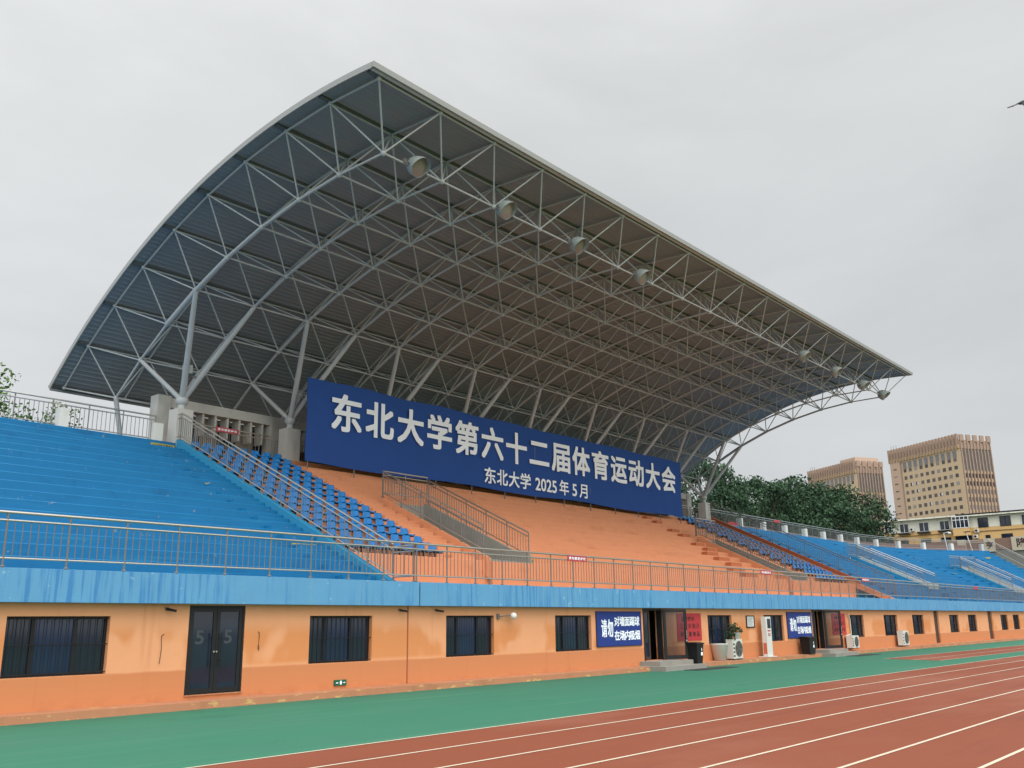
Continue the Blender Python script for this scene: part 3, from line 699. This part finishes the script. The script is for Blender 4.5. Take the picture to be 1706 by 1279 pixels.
# ------------------------------------------------------------------ wall signs
for x0, x1, lab in ((28.06, 30.95, 'blue notice board with white Chinese text left of the nearer open door'), (43.86, 46.66, 'blue notice board with white Chinese text left of the farther open door')):
    t = thing('notice_board', lab, 'sign', ((x0+x1)/2, 19.97, .92), 0, 'blue notice boards on the wall'); q = x1-x0
    obj('board', MB().box(x0, x1, 19.965, 19.998, .92, 2.14), M_sign, t)
    e = MB(); leaf_frame(e, x0-.012, x1+.012, 19.955, 19.998, .908, 2.152, .018); obj('rim', e, mat('sign_rim', (40, 40, 70), .5), t)
    obj('lettering', glyphs('请勿', x0+q*.10, 19.962, 1.24, q*.25, .62, .0, .003, gap=.05, bold=.012), M_letter, t)
    obj('lettering', glyphs('对墙面踢球', x0+q*.385, 19.962, 1.62, q*.575, .34, .0, .003, gap=.02, bold=.008), M_letter, t)
    obj('lettering', glyphs('在场内吸烟', x0+q*.385, 19.962, 1.12, q*.575, .34, .0, .003, gap=.02, bold=.008), M_letter, t)
for x0, x1, lab in ((33.62, 35.55, 'red poster with dark Chinese text right of the nearer open door'), (49.35, 51.15, 'red poster with dark Chinese text right of the farther open door')):
    t = thing('poster', lab, 'poster', ((x0+x1)/2, 19.98, 1.0), 0, 'red posters on the wall'); q = x1-x0
    obj('sheet', MB().box(x0, x1, 19.97, 19.997, 1.0, 2.08), M_red, t)
    obj('lettering', glyphs('温馨提示', x0+q*.16, 19.967, 1.78, q*.55, .17, .02, .003, gap=.02), M_ink, t)
    obj('lettering', glyphs('保管好自己', x0+q*.12, 19.967, 1.48, q*.78, .2, .02, .003, gap=.1), M_ink, t)
    obj('lettering', glyphs('的贵重物品', x0+q*.12, 19.967, 1.16, q*.78, .2, .02, .003, gap=.1), M_ink, t)
t = thing('framed_notice', 'small black framed white notice on the orange wall beside the slim white kiosk', 'notice', (40.0, 19.97, 1.47))
e = MB(); leaf_frame(e, 39.62, 40.4, 19.95, 19.998, 1.46, 1.99, .035); obj('frame', e, M_dark, t); obj('paper', MB().box(39.66, 40.36, 19.975, 19.99, 1.5, 1.95), mat('notice_paper', (206, 208, 206), .6), t)
obj('text_lines', (lambda m: [m.box(39.74, 40.28-.06*(k % 3), 19.971, 19.975, 1.86-.05*k, 1.875-.05*k) for k in range(7)] and m)(MB()), mat('notice_ink', (130, 132, 132), .8), t)
t = thing('exit_sign', 'small green emergency exit sign low on the orange wall', 'sign', (16.47, 19.97, .24))
obj('box', MB().box(16.28, 16.68, 19.965, 19.998, .24, .385), M_exit, t)
g = MB(); g.box(16.46, 16.52, 19.96, 19.965, .27, .36).box(16.56, 16.61, 19.96, 19.965, .305, .32).quad((16.61, 19.962, .29), (16.64, 19.962, .3125), (16.61, 19.962, .335)).box(16.33, 16.40, 19.96, 19.965, .30, .325); obj('symbols', g, M_letter, t)
t = thing('wall_lamp', 'white globe wall lamp on a short arm above the windows', 'lamp', (22.8, 19.98, 1.93))
obj('arm', MB().box(22.7, 22.8, 19.94, 20.0, 1.9, 2.06).tube((22.78, 19.95, 1.98), (23.2, 19.8, 2.02), .018, 6), M_acd, t); obj('globe', MB().ball((23.27, 19.78, 1.99), .11, 14), M_pot, t)
for X, lab in ((11.42, 'small dark camera under the blue band left of the numbered door'), (18.55, 'small camera under the blue band near the wall joint'), (20.0, 'small dark camera under the blue band left of the globe lamp')):
    t = thing('security_camera', lab, 'camera', (X, 19.95, 2.12), 0, 'small cameras on the wall'); obj('body', MB().tube((X-.02, 19.95, 2.16), (X+.1, 19.76, 2.12), .03, 8), M_dark, t); obj('mount', MB().box(X-.04, X+.02, 19.94, 20.0, 2.14, 2.2), M_acd, t)
single('hanging_wire', MB().path([(11.4, 19.985, 1.62), (11.34, 19.98, 1.58), (11.36, 19.985, 1.3), (11.33, 19.98, .98)], .006, 5), M_dark, 'thin black wire hanging on the wall left of the numbered door', 'wire')
single('hanging_wire', MB().path([(13.88, 19.985, 1.64), (13.92, 19.98, 1.6), (13.91, 19.985, 1.34), (13.89, 19.98, 1.25), (13.93, 19.98, 1.2), (13.92, 19.985, 1.32)], .006, 5), M_dark, 'thin black wire with a loop right of the numbered door', 'wire')
# steps at the two open doors
for a, lab in ((30.8, 'grey stone entrance steps at the nearer open door'), (46.55, 'grey stone entrance steps at the farther open door')):
    t = thing('entrance_steps', lab, 'steps', (a+1.2, 19.3, 0), 0, 'entrance steps')
    obj('lower_step', MB().box(a-.25, a+2.75, 18.72, 19.995, -.01, .165), M_grey, t); obj('upper_step', MB().box(a+.02, a+2.45, 19.12, 19.998, .165, .325), M_grey, t)
    single('door_mat', MB().box(a+.9, a+4.0, 18.0, 18.66, .0, .012), mat('dark_mat', (54, 56, 56), .95), lab.replace('grey stone entrance steps', 'dark flat mat on the green ground'), 'mat', 'mats at the steps')
# air conditioners
def aircon(X, Y, Z, w_, h_, lab, feet=True):
    t = thing('air_conditioner', lab, 'air conditioner', (X, Y+.15, Z), 0, 'outdoor air conditioner units'); d = .32
    obj('casing', MB().box(X-w_/2, X+w_/2, Y, Y+d, Z+.05, Z+h_), M_acw, t)
    cx, cz, r_ = X+w_*.10, Z+.05+(h_-.05)*.5, min(w_, h_)*.38
    g = MB()
    for q in (1, .72, .45, .2):
        n = 24
        for k in range(n):
            a0, a1 = 2*pi*k/n, 2*pi*(k+1)/n; g.tube((cx+r_*q*cos(a0), Y-.02, cz+r_*q*sin(a0)), (cx+r_*q*cos(a1), Y-.02, cz+r_*q*sin(a1)), .008, 4, cap=False)
    for k in range(10): a0 = 2*pi*k/10; g.tube((cx, Y-.022, cz), (cx+r_*cos(a0), Y-.022, cz+r_*sin(a0)), .006, 4, cap=False)
    obj('fan_grille', g, M_acd, t)
    n = 24; obj('fan_recess', MB().add([(cx+r_*cos(2*pi*k/n), Y-.006, cz+r_*sin(2*pi*k/n)) for k in range(n)], [tuple(range(n))]), M_acd, t)
    bl = MB()
    for k in range(5): a0 = 2*pi*k/5; bl.quad(*[(cx+r_*.9*q*cos(a0+s_), Y-.012-.003*s_, cz+r_*.9*q*sin(a0+s_)) for q, s_ in ((.15, 0), (1, .15), (1, .75), (.15, .9))])
    obj('fan', bl, mat('fan_blade', (70, 70, 66), .5), t)
    sl_ = MB()
    for k in range(4):
        for q in (0, 1): sl_.box(X-w_/2+.03+q*.075, X-w_/2+.085+q*.075, Y-.006, Y+.001, Z+.12+k*(h_-.2)/4, Z+.12+k*(h_-.2)/4+.075)
    obj('vents', sl_, M_dark, t)
    if feet: obj('feet', MB().box(X-w_*.38, X-w_*.28, Y-.03, Y+d+.03, Z, Z+.05).box(X+w_*.28, X+w_*.38, Y-.03, Y+d+.03, Z, Z+.05), M_acd, t)
    else: [obj('wall_bracket', MB().box(X+q-.02, X+q+.02, Y, 20.0, Z, Z+.045), M_acd, t) for q in (-w_*.36, w_*.36)]
    return t
aircon(37.72, 19.5, .16, .86, .84, 'white air conditioner unit with a potted plant standing on top')
aircon(51.25, 19.55, .25, .95, .68, 'low white air conditioner unit on the wall below a pipe, right of the red poster', False)
aircon(59.1, 19.5, .2, 1.05, .88, 'large grey white air conditioner unit farthest along the wall', False)
single('wall_pipe', MB().path([(51.4, 19.9, 2.1), (51.7, 19.93, 1.8), (51.75, 19.95, 1.0), (50.8, 19.9, .9)], .035, 6), M_cream, 'pale insulated pipe running down to the low air conditioner', 'pipe')
# pots and plant
t = thing('planter', 'tall tapered white planter beside the air conditioner', 'planter', (36.55, 19.75, .16))
obj('pot', MB().lathe((36.55, 19.75, .16), [(.01, 0), (.25, 0), (.37, .64), (.40, .66), (.39, .68), (.34, .66), (.3, .56), (.01, .56)], 20), M_pot, t)
obj('soil', MB().lathe((36.55, 19.75, .73), [(.01, 0), (.33, 0)], 16), M_bark, t)
def leaves(mb, c, r, n, size, rnd, sz=1.):
    for _ in range(n):
        d = V((rnd.gauss(0, 1), rnd.gauss(0, 1), rnd.gauss(0, 1))).normalized()*r*(rnd.random()**.4); d.z *= sz
        p = V(c)+d; n_ = V((rnd.gauss(0, 1), rnd.gauss(0, 1), rnd.gauss(0, .7)+.5)).normalized()
        a = n_.cross(V((rnd.gauss(0, 1), rnd.gauss(0, 1), rnd.gauss(0, 1)))).normalized(); b = n_.cross(a); s_ = size*rnd.uniform(.6, 1.3)
        mb.quad(p-a*s_*.5, p-b*s_*.28+n_*s_*.06, p+a*s_*.5-n_*s_*.1, p+b*s_*.28+n_*s_*.06)
t = thing('potted_plant', 'small leafy plant in a white pot on top of the air conditioner', 'plant', (37.85, 19.66, 1.0))
obj('pot', MB().lathe((38.0, 19.66, 1.0), [(.01, 0), (.13, 0), (.17, .25), (.19, .27), (.16, .27), (.15, .2), (.01, .2)], 16), M_pot, t)
rn = random.Random(3); lv = MB(); stm = MB()
for k in range(9):
    tip = V((37.85+rn.uniform(-.5, .35), 19.62+rn.uniform(-.2, .1), 1.2+rn.uniform(.05, .45))); stm.tube((38.0, 19.66, 1.2), tip, .012, 5); leaves(lv, tip, .13, 18, .12, rn)
leaves(lv, (37.4, 19.6, 1.1), .2, 60, .13, rn)
obj('stem', stm, M_bark, t); obj('foliage', lv, M_leaf, t)
# kiosk
t = thing('kiosk', 'slim tall white free standing kiosk with a dark screen and red print', 'kiosk', (40.75, 19.7, .165)); kx = 40.6
obj('foot', MB().box(kx-.1, kx+.75, 19.45, 19.95, .165, .2), M_pot, t); obj('body', MB().box(kx, kx+.52, 19.52, 19.74, .2, 1.93), M_pot, t)
obj('screen', MB().box(kx+.14, kx+.46, 19.512, 19.522, 1.42, 1.84), M_glass, t)
obj('side_panel', MB().box(kx-.004, kx+.001, 19.55, 19.71, .3, .78), mat('orange_panel', (196, 104, 70), .6), t)
obj('red_print', MB().box(kx+.14, kx+.42, 19.516, 19.522, 1.28, 1.34).box(kx+.16, kx+.4, 19.516, 19.522, 1.08, 1.2), M_redt, t); obj('print_gap', MB().box(kx+.21, kx+.25, 19.512, 19.518, 1.1, 1.18).box(kx+.31, kx+.35, 19.512, 19.518, 1.1, 1.18), M_pot, t)
# bins
for X, Y, w_, h_, lab in ((33.55, 19.2, .5, .8, 'black plastic bin behind the nearer open glass door'), (45.15, 19.58, .78, .82, 'black plastic bin below the farther blue notice board')):
    z0 = .165 if Y > 19.4 else .165; t = thing('rubbish_bin', lab, 'bin', (X, Y, z0), 0, 'black bins by the doors')
    a, b = w_*.40, w_*.5; vs = [(X-a, Y-.2, z0), (X+a, Y-.2, z0), (X+a, Y+.2, z0), (X-a, Y+.2, z0), (X-b, Y-.25, z0+h_-.08), (X+b, Y-.25, z0+h_-.08), (X+b, Y+.25, z0+h_-.08), (X-b, Y+.25, z0+h_-.08)]
    obj('body', MB().add(vs, [(3, 2, 1, 0), (0, 1, 5, 4), (1, 2, 6, 5), (2, 3, 7, 6), (3, 0, 4, 7), (4, 5, 6, 7)]), M_bin, t)
    obj('lid', MB().prism([(Y-.28, z0+h_-.08), (Y-.28, z0+h_-.03), (Y-.1, z0+h_), (Y+.2, z0+h_), (Y+.27, z0+h_-.05), (Y+.27, z0+h_-.08)], X-b-.03, X+b+.03), M_bin, t)
    obj('sticker', MB().box(X+.06, X+.19, Y-.232, Y-.222, z0+.3, z0+.43).box(X+.10, X+.14, Y-.24, Y-.23, z0+.48, z0+.58), M_letter, t)
    if Y < 19.4: obj('stand_block', MB().box(X-.25, X+.25, Y-.22, Y+.19, -.01, z0-.002), M_grey, t)
# warning strips on the risers and red rail signs
def strip(u, k, wd, lab):
    mb = MB().sweep([(ys(k)-.025, zt(k)-.26), (ys(k)-.025, zt(k)-.12), (ys(k)-.003, zt(k)-.12), (ys(k)-.003, zt(k)-.26)], us(u, u+wd), W)
    o = single('warning_strip', mb, M_yel, lab, 'warning strip', 'yellow strips on the steps')
    if u < 60:
        g = glyphs('小心台阶注意安全', u+.06, ys(k)-.028, zt(k)-.225, wd-.12, .075, .02, .003, gap=.02); obj('lettering', g, M_ink, o)
strip(17.95, 16, 1.0, 'yellow warning strip near the top of the left blue steps'); strip(17.75, 10, .95, 'yellow warning strip halfway down the left blue steps'); strip(17.75, 3, .95, 'yellow warning strip low on the left blue steps behind the front railing')
strip(24.45, 4, .8, 'yellow strip at the foot of the aisle right of the left seats'); strip(28.9, 3, .7, 'yellow strip at the foot of the left stair slot')
strip(67.0, 13, 1.0, 'yellow strip high on the right blue steps'); strip(98.6, 13, 1.0, 'yellow strip high on the far right blue steps left of the last slot'); strip(98.6, 8, 1.0, 'yellow strip beside the farther blue stair slot'); strip(110.6, 14, 1.0, 'yellow strip at the far right top of the blue steps'); strip(54.7, 16, .7, 'yellow strip under the right end of the banner')
def rsign(u, y, z, wd, lab, hgt=.2, txt=True):
    a = W(u, y, z); o = single('rail_sign', MB().sweep([(y-.045, z), (y-.045, z+hgt), (y-.038, z+hgt), (y-.038, z)], us(u, u+wd), W), M_redt, lab, 'sign', 'red signs on the railings')
    if txt and u < 60: obj('lettering', glyphs('请勿翻越护栏', u+.08, y-.048, z+hgt*.25, wd-.16, hgt*.5, .02, .003, gap=.03), M_letter, o)
for u, lab in ((26.3, 'red sign on the front railing below the left stair slot'), (41.2, 'red sign on the front railing below the right stair slot'), (53.9, 'red sign on the front railing at the end of the orange steps'), (76.3, 'red sign on the front railing before the blue stair slots')): rsign(u, 19.9, 3.85, 1.15, lab)
rsign(21.2, 34.35, 9.78, 1.1, 'red sign on the dark railing behind the left seats'); rsign(73.6, 34.0, 9.75, 1.2, 'red sign on the top railing before the trees'); rsign(56.2, 29.1, 7.95, 1.2, 'red sign beside the top of the right seats', .18, False)

# ------------------------------------------------------------------ trees
def crown(rnd, rx, rz, z0, nclump, nleaf, size, limbs=None):
    """leaf clumps hung on limb ends; returns crown and wood builders in local coordinates"""
    lf, wd = MB(), MB(); h = z0+2*rz
    wd.tube((0, 0, -.3), (0, 0, z0+.3*rz), .30, 10, .2); wd.tube((0, 0, z0+.3*rz), (.2, .1, z0+1.4*rz), .2, 8, .06)
    for _ in range(nclump):
        a = rnd.uniform(0, 2*pi); t = rnd.uniform(-1, 1); rr_ = math.sqrt(max(0, 1-abs(t)**2.2))*rnd.uniform(.45, 1.0)
        c = V((rx*rr_*cos(a), rx*rr_*sin(a), z0+rz+rz*t*rnd.uniform(.85, 1.05)))
        if rnd.random() < .35: wd.tube((0, 0, min(c.z-.5, z0+rz*rnd.uniform(.1, .9))), c, .07, 5, .02)
        r_ = rnd.uniform(.08, .25)*(rx+rz)*.5+.15
        leaves(lf, c, r_, int(nleaf*(r_/(.17*(rx+rz)*.5+.25))**1.4), size, rnd, .7)
    return lf, wd
CR = []
for sd_, rx, rz, z0, nc, nl, sz_, m in ((1, 4.6, 4.6, 3.2, 140, 150, .27, M_leaf), (2, 5.2, 4.3, 3.0, 150, 150, .27, M_leaf), (5, 3.2, 5.2, 2.5, 95, 110, .19, M_leaf2), (9, 4.4, 5.0, 2.8, 140, 150, .27, M_leaf)):
    rn = random.Random(sd_); lf, wd = crown(rn, rx, rz, z0, nc, nl, sz_); CR.append((lf.mesh('crown', m), wd.mesh('trunk', M_bark), z0+2*rz))
def tree(px, py, h, kind, rz, lab, wide=1.0):
    cm, tm, hh = CR[kind]; s_ = h/hh
    o = thing('tree', lab, 'tree', (px, py, 0), rz, 'trees behind the grandstand')
    for nm, me in (('crown', cm), ('trunk', tm)):
        p = bpy.data.objects.new(nm, me); C.objects.link(p); p.parent = o; p.scale = (s_*wide, s_*wide, s_)
tree(14.4, 43.0, 13.0, 2, .4, 'light green leafy tree at the left edge behind the top railing', 1.1)
tree(20.3, 47.5, 12.3, 2, 2.2, 'sparse low tree showing through the left top railing', 1.0)
tree(87.0, 48.0, 18.0, 0, 1.1, 'dark tree behind the right end of the banner under the roof edge', .82)
tree(102.5, 49.5, 17.8, 1, 2.0, 'rounded dark tree standing alone right of the roof struts', .92)
tree(112.0, 54.0, 16.6, 3, .3, 'dark tree just right of the rounded tree', .8)
tree(118.0, 50.5, 19.6, 0, 3.6, 'tallest dense dark tree in front of the left tower', 1.1)
tree(125.5, 50.0, 19.4, 1, 5.0, 'broad dense dark tree below the left tower', 1.0)
tree(129.5, 51.5, 18.4, 3, 2.7, 'dark tree at the right end of the clump, before the low apartment block', .72)
# ------------------------------------------------------------------ towers
def tower(name, loc, w1, depth, H, lab, nwin, penthouse=False):
    t = thing(name, lab, 'tower', (loc[0], loc[1], 0), R(-30.5), 'twin tan towers'); lo = dict(local=True)
    obj('body', MB().box(0, depth, 0, w1, 0, H-2.4), M_tan, t, **lo)
    ys0 = w1-6.6
    obj('stair_bay', MB().box(-.45, .0, ys0+.2, w1-.6, 0, H-6), M_tan2, t, **lo)
    obj('stair_groove', MB().box(-.12, -.01, ys0-.5, ys0+.1, 0, H-6), M_fin, t, **lo)
    slm = MB().box(-.52, -.45, ys0+2.2, ys0+4.2, 0, .45).mesh('slit_window', M_twin)
    for k in range(11):
        o = bpy.data.objects.new('slit_window', slm); C.objects.link(o); o.parent = t; o.location = (0, 0, H-9.4-3.25*k)
    # crown of fins on the long face
    n = int(w1/1.75); fm = MB().box(-.7, .35, 0, .82, H-6.0, H).mesh('fin', M_fin)
    for k in range(n):
        o = bpy.data.objects.new('fin', fm); C.objects.link(o); o.parent = t; o.location = (0, .3+k*(w1-1.1)/(n-1), 0)
    obj('crown_wall', MB().box(-.25, .0, 0, w1, H-4.2, H-2.0), M_fin, t, **lo)
    obj('crown_band', MB().box(-.3, .0, 0, w1, H-6.2, H-4.4), mat('pale_tower_band', (188, 164, 120), .7), t, **lo)
    pitch = (ys0-2.2)/nwin
    wm = MB().box(-.03, .02, 0, 1.75, 0, 1.5).mesh('window', M_twin); tm = MB().box(-.03, .02, 0, 2.1, 0, 2.9).mesh('tall_window', M_tglass)
    pm = MB().box(-.16, .0, 0, .35, -.4, 3.1).mesh('pilaster', M_tan2)
    for c in range(nwin):
        y = 1.6+pitch*c+.5
        o = bpy.data.objects.new('tall_window', tm); C.objects.link(o); o.parent = t; o.location = (0, y-.15, H-9.6)
        o = bpy.data.objects.new('pilaster', pm); C.objects.link(o); o.parent = t; o.location = (0, y+2.3, H-9.6)
    rnd = random.Random(nwin)
    wl_ = MB().box(-.05, .0, .1, .85, .1, 1.4).mesh('window', mat('pale_curtain', (206, 204, 204), .6))  # pale curtain drawn in some of the windows
    for r_ in range(9):
        for c in range(nwin):
            o = bpy.data.objects.new('window', wm); C.objects.link(o); o.parent = t; o.location = (0, 1.6+pitch*c+.6, H-11.2-3.25*r_)
            if rnd.random() < .1 and r_ > 1:
                q = bpy.data.objects.new('curtain', wl_); C.objects.link(q); q.parent = o; q.location = (0, 0, 0)
    # short face: tall fins with window strips between
    nf = 10
    obj('glass_front', MB().box(.6, depth-.4, -.04, .0, H-15.2, H-6.2), M_tglass, t, **lo)
    for k in range(nf):
        X = .5+(depth-1.0)*k/(nf-1); obj('tall_fin', MB().box(X-.2, X+.2, -.7, .0, 0, H-3), M_fin, t, **lo)
    for k in range(5): X = .2+(depth-2.2)*k/4; obj('fin', MB().box(X, X+2.0, -.75, -.1, H-3.1, H-.4), M_fin, t, **lo)
    obj('crown_wall', MB().box(.0, depth, -.3, -.05, H-6.2, H-2.6), M_fin, t, **lo)
    for r_ in range(8):
        obj('window_band', MB().box(.6, depth-.4, -.05, .0, H-18.2-3.25*r_, H-16.4-3.25*r_), M_twin, t, **lo)
    if penthouse: obj('roof_house', MB().box(1, depth-1, 1, 12, H-2.4, H+1.6), M_tan2, t, **lo)
    rd = MB()
    for y in (w1-.8, w1-2.2, w1-4.0): rd.tube((1, y, H-2.5), (1, y, H+1.9), .07, 5)
    obj('roof_mast', rd, M_dark, t, **lo)
tower('office_tower', (406.9, 104.1), 41, 16.4, 75.9, 'nearer tan tower with a crenellated fin crown at the right', 10)
tower('office_tower', (440.7, 159.7), 36, 15.5, 75.9, 'farther tan tower half hidden behind the dark trees', 9, True)
# ------------------------------------------------------------------ low apartment block
AP = thing('apartment_block', 'low apartment block, white upper floor over ochre wall, below the towers', 'building', (165, 40, 0)); ax = 161.
obj('lower_wall', MB().box(ax, ax+12, 18, 53.0, 0, 15.74), M_ochre, AP); obj('upper_wall', MB().box(ax+.02, ax+12, 18, 53.0, 15.74, 17.6), M_awhite, AP)
obj('corner_wing', MB().box(ax+.6, ax+11, 53.0, 57.0, 0, 15.74), M_ochre, AP)
obj('roof_slab', MB().box(ax-.9, ax+12.5, 43.0, 57.4, 17.62, 17.85), M_awhite, AP); obj('roof_slab', MB().box(ax-.6, ax+12.5, 17.5, 43.0, 17.66, 17.95), M_dark, AP)
obj('roof_gutter', MB().box(ax-.75, ax-.6, 17.5, 43.0, 17.5, 17.7), M_awhite, AP)
obj('string_course', MB().box(ax-.1, ax, 18, 41.0, 15.05, 15.15).box(ax-.1, ax, 43.7, 53.0, 15.05, 15.15), mat('dark_course', (120, 92, 56), .8), AP)
M_pvc = mat('white_window_frame', (214, 214, 210), .5)
def awin(y0, y1, z0, z1, frame, shelf=False, split=.5):
    X = ax-.02; e = MB(); q = .09
    e.box(X-.06, X, y0, y1, z0, z0+q).box(X-.06, X, y0, y1, z1-q, z1).box(X-.06, X, y0, y0+q, z0+q, z1-q).box(X-.06, X, y1-q, y1, z0+q, z1-q).box(X-.06, X, y0+(y1-y0)*split-.04, y0+(y1-y0)*split+.04, z0+q, z1-q)
    o = obj('window', e, frame, AP); obj('pane', MB().box(X-.02, X+.01, y0+.02, y1-.02, z0+.02, z1-.02), M_glass, o)
    if shelf: obj('window_box', MB().box(X-.7, X, y0-.2, y1+.2, z0-.28, z0-.18).box(X-.7, X-.64, y0-.2, y1+.2, z0-.18, z0-.02), M_dark, o)
awin(50.6, 52.1, 15.66, 17.18, M_pvc, True); awin(47.4, 49.0, 15.66, 17.2, M_pvc, True); awin(44.2, 45.76, 15.66, 17.2, M_pvc, True)
awin(38.45, 39.95, 15.68, 17.2, M_dark); awin(35.2, 36.76, 15.68, 17.2, M_dark); awin(32.0, 33.6, 15.7, 17.15, M_dark); awin(28.4, 30, 15.7, 17.15, M_dark)
for y0, y1, z0, z1 in ((53.3, 54.5, 13.7, 14.7), (50.9, 52.1, 13.3, 14.45), (47.3, 48.9, 13.4, 14.5), (44.2, 45.8, 13.4, 14.5), (38.4, 39.1, 13.6, 14.47), (35.2, 36.8, 13.6, 14.5)): awin(y0, y1, z0, z1, M_dark)
bay = obj('balcony', MB().box(ax-1.0, ax-.02, 41.05, 43.55, 14.55, 15.75), M_ochre, AP)
e = MB(); X = ax-1.0
for y in (41.05, 41.66, 42.28, 42.9, 43.47): e.box(X-.03, X+.05, y, y+.09, 15.75, 17.62)
for z in (15.75, 17.0, 17.53): e.box(X-.035, X+.055, 41.05, 43.56, z, z+.09)
fr_ = obj('balcony_frame', e, M_pvc, bay); obj('pane', MB().box(X, X+.02, 41.1, 43.5, 15.8, 17.6), M_glass, bay)
obj('lower_glazing', MB().box(ax-.3, ax-.05, 41.05, 43.5, 13.75, 14.5), M_glass, bay)
e = MB(); X = ax-.06
for y in (53.35, 53.95, 54.5): e.box(X-.03, X+.05, y, y+.09, 15.75, 17.6)
for z in (15.75, 16.9): e.box(X-.035, X+.055, 53.35, 54.6, z, z+.09)
cw = obj('corner_window', e, M_pvc, AP); obj('pane', MB().box(X, X+.02, 53.36, 54.55, 15.8, 17.6), M_glass, cw)
for y, z, lab in ((50.05, 15.84, 'small air conditioner on the white wall of the apartment block'), (40.2, 14.95, 'upper small air conditioner beside the balcony of the apartment block'), (40.45, 14.05, 'lower small air conditioner beside the balcony of the apartment block')):
    t = thing('air_conditioner', lab, 'air conditioner', (ax-.3, y, z), 0, 'air conditioners on the apartment block')
    obj('casing', MB().box(ax-.42, ax-.08, y-.32, y+.32, z, z+.56), M_acw, t); n = 16
    obj('fan', MB().add([(ax-.43, y+.06+.2*cos(2*pi*k/n), z+.28+.2*sin(2*pi*k/n)) for k in range(n)], [tuple(range(n))]), M_dark, t); obj('bracket', MB().box(ax-.4, ax, y-.25, y+.25, z-.05, z), M_acd, t)
# ------------------------------------------------------------------ inscribed boundary wall right of the stand
BW = thing('inscribed_wall', 'boundary wall of brown panels and pale stone panels with dark characters', 'wall', (122.2, 30, 0))
obj('panel_wall', MB().box(122.1, 122.5, 16, 36.5, 9.6, 10.92), M_brown, BW); obj('base_wall', MB().box(122.15, 122.6, 16, 36.5, 0, 9.6), mat('grey_base', (120, 118, 112), .85), BW)
for y0, y1, ch, cs in ((31.95, 32.9, '品', .5), (28.75, 29.95, '亨', .85), (24.9, 26.95, '隆', 1.05), (21.5, 22.8, '', 0)):
    p = obj('stone_panel', MB().box(121.95, 122.1, y0, y1, 9.4, 10.98), M_stone, BW)
    if ch:
        g = glyphs(ch, 0, 0, 0, cs, cs, .02, .02); g.xf(Matrix.Translation((121.94, y1-(y1-y0-cs)/2 if ch != '隆' else y1-.55, 9.75)) @ Matrix.Rotation(R(-90), 4, 'Z')); obj('lettering', g, M_ink, p)
# lamp poles at the far end of the walkway
for (X, Y, h_, lean, lab, glob) in ((111.1, 28.5, 1.9, (-.15, .35), 'thin pale lamp pole with a dark drooping head at the far end', False), (109.6, 30.6, 2.0, (-.1, .2), 'thin pale lamp pole with a white lamp above the last stub pillar', True)):
    t = thing('lamp_pole', lab, 'lamp post', (X, Y, ZW), 0, 'lamp poles at the far end'); top = V((X+lean[0], Y+lean[1], ZW+h_)); obj('pole', MB().tube((X, Y, ZW), top, .05, 8), M_pot, t)
    hd = MB().tube(top, top+V((-.1, -.55 if glob else .3, .12 if glob else .28)), .03, 6); obj('arm', hd, M_pot if glob else M_dark, t)
    if glob: obj('lamp', MB().ball(top+V((-.1, -.62, -.02)), .17, 10, 1, 1.2, .7), M_pot, t)
    else: obj('lamp', MB().box(top.x-.2, top.x, top.y-.45, top.y+.1, top.z+.16, top.z+.26), M_dark, t)
# ------------------------------------------------------------------ bird
bd = V((20.26, 3.04, 12.15)); t = thing('bird', 'dark long tailed bird flying at the right edge of the sky', 'bird', bd)
t.rotation_euler = (R(38), R(-16), R(-52))
b = MB(); prof = [(-.12, .004), (-.08, .028), (-.02, .045), (.05, .046), (.1, .03), (.125, .032), (.155, .026), (.18, .008), (.205, .001)]
n = 10; b.add([(x, r_*cos(2*pi*k/n), r_*.9*sin(2*pi*k/n)) for x, r_ in prof for k in range(n)], [(i*n+k, i*n+(k+1) % n, (i+1)*n+(k+1) % n, (i+1)*n+k) for i in range(len(prof)-1) for k in range(n)], True)
obj('body', b, M_bird, t, local=True)
tl = MB(); tl.add([(-.10, -.014, .006), (-.10, .014, .006), (-.33, .03, -.012), (-.35, 0, -.012), (-.33, -.03, -.012), (-.10, -.014, -.004), (-.10, .014, -.004), (-.33, .03, -.02), (-.35, 0, -.02), (-.33, -.03, -.02)], [(0, 1, 2, 3, 4), (9, 8, 7, 6, 5), (0, 5, 6, 1), (1, 6, 7, 2), (2, 7, 8, 3), (3, 8, 9, 4), (4, 9, 5, 0)]); obj('tail', tl, M_bird, t, local=True)
for s_ in (-1, 1):
    wg = MB(); pts = [(.06, .03, .02), (.05, .14, .0), (.03, .27, -.07), (-.03, .31, -.11), (-.07, .24, -.09), (-.07, .14, -.03), (-.06, .03, .015)]
    vs = [(x, s_*y, z) for x, y, z in pts]+[(x, s_*y, z-.012) for x, y, z in pts]; m_ = len(pts)
    wg.add(vs, [tuple(range(m_)), tuple(range(2*m_-1, m_-1, -1))]+[(k, (k+1) % m_, m_+(k+1) % m_, m_+k) for k in range(m_)]); obj('wing', wg, M_bird, t, local=True)
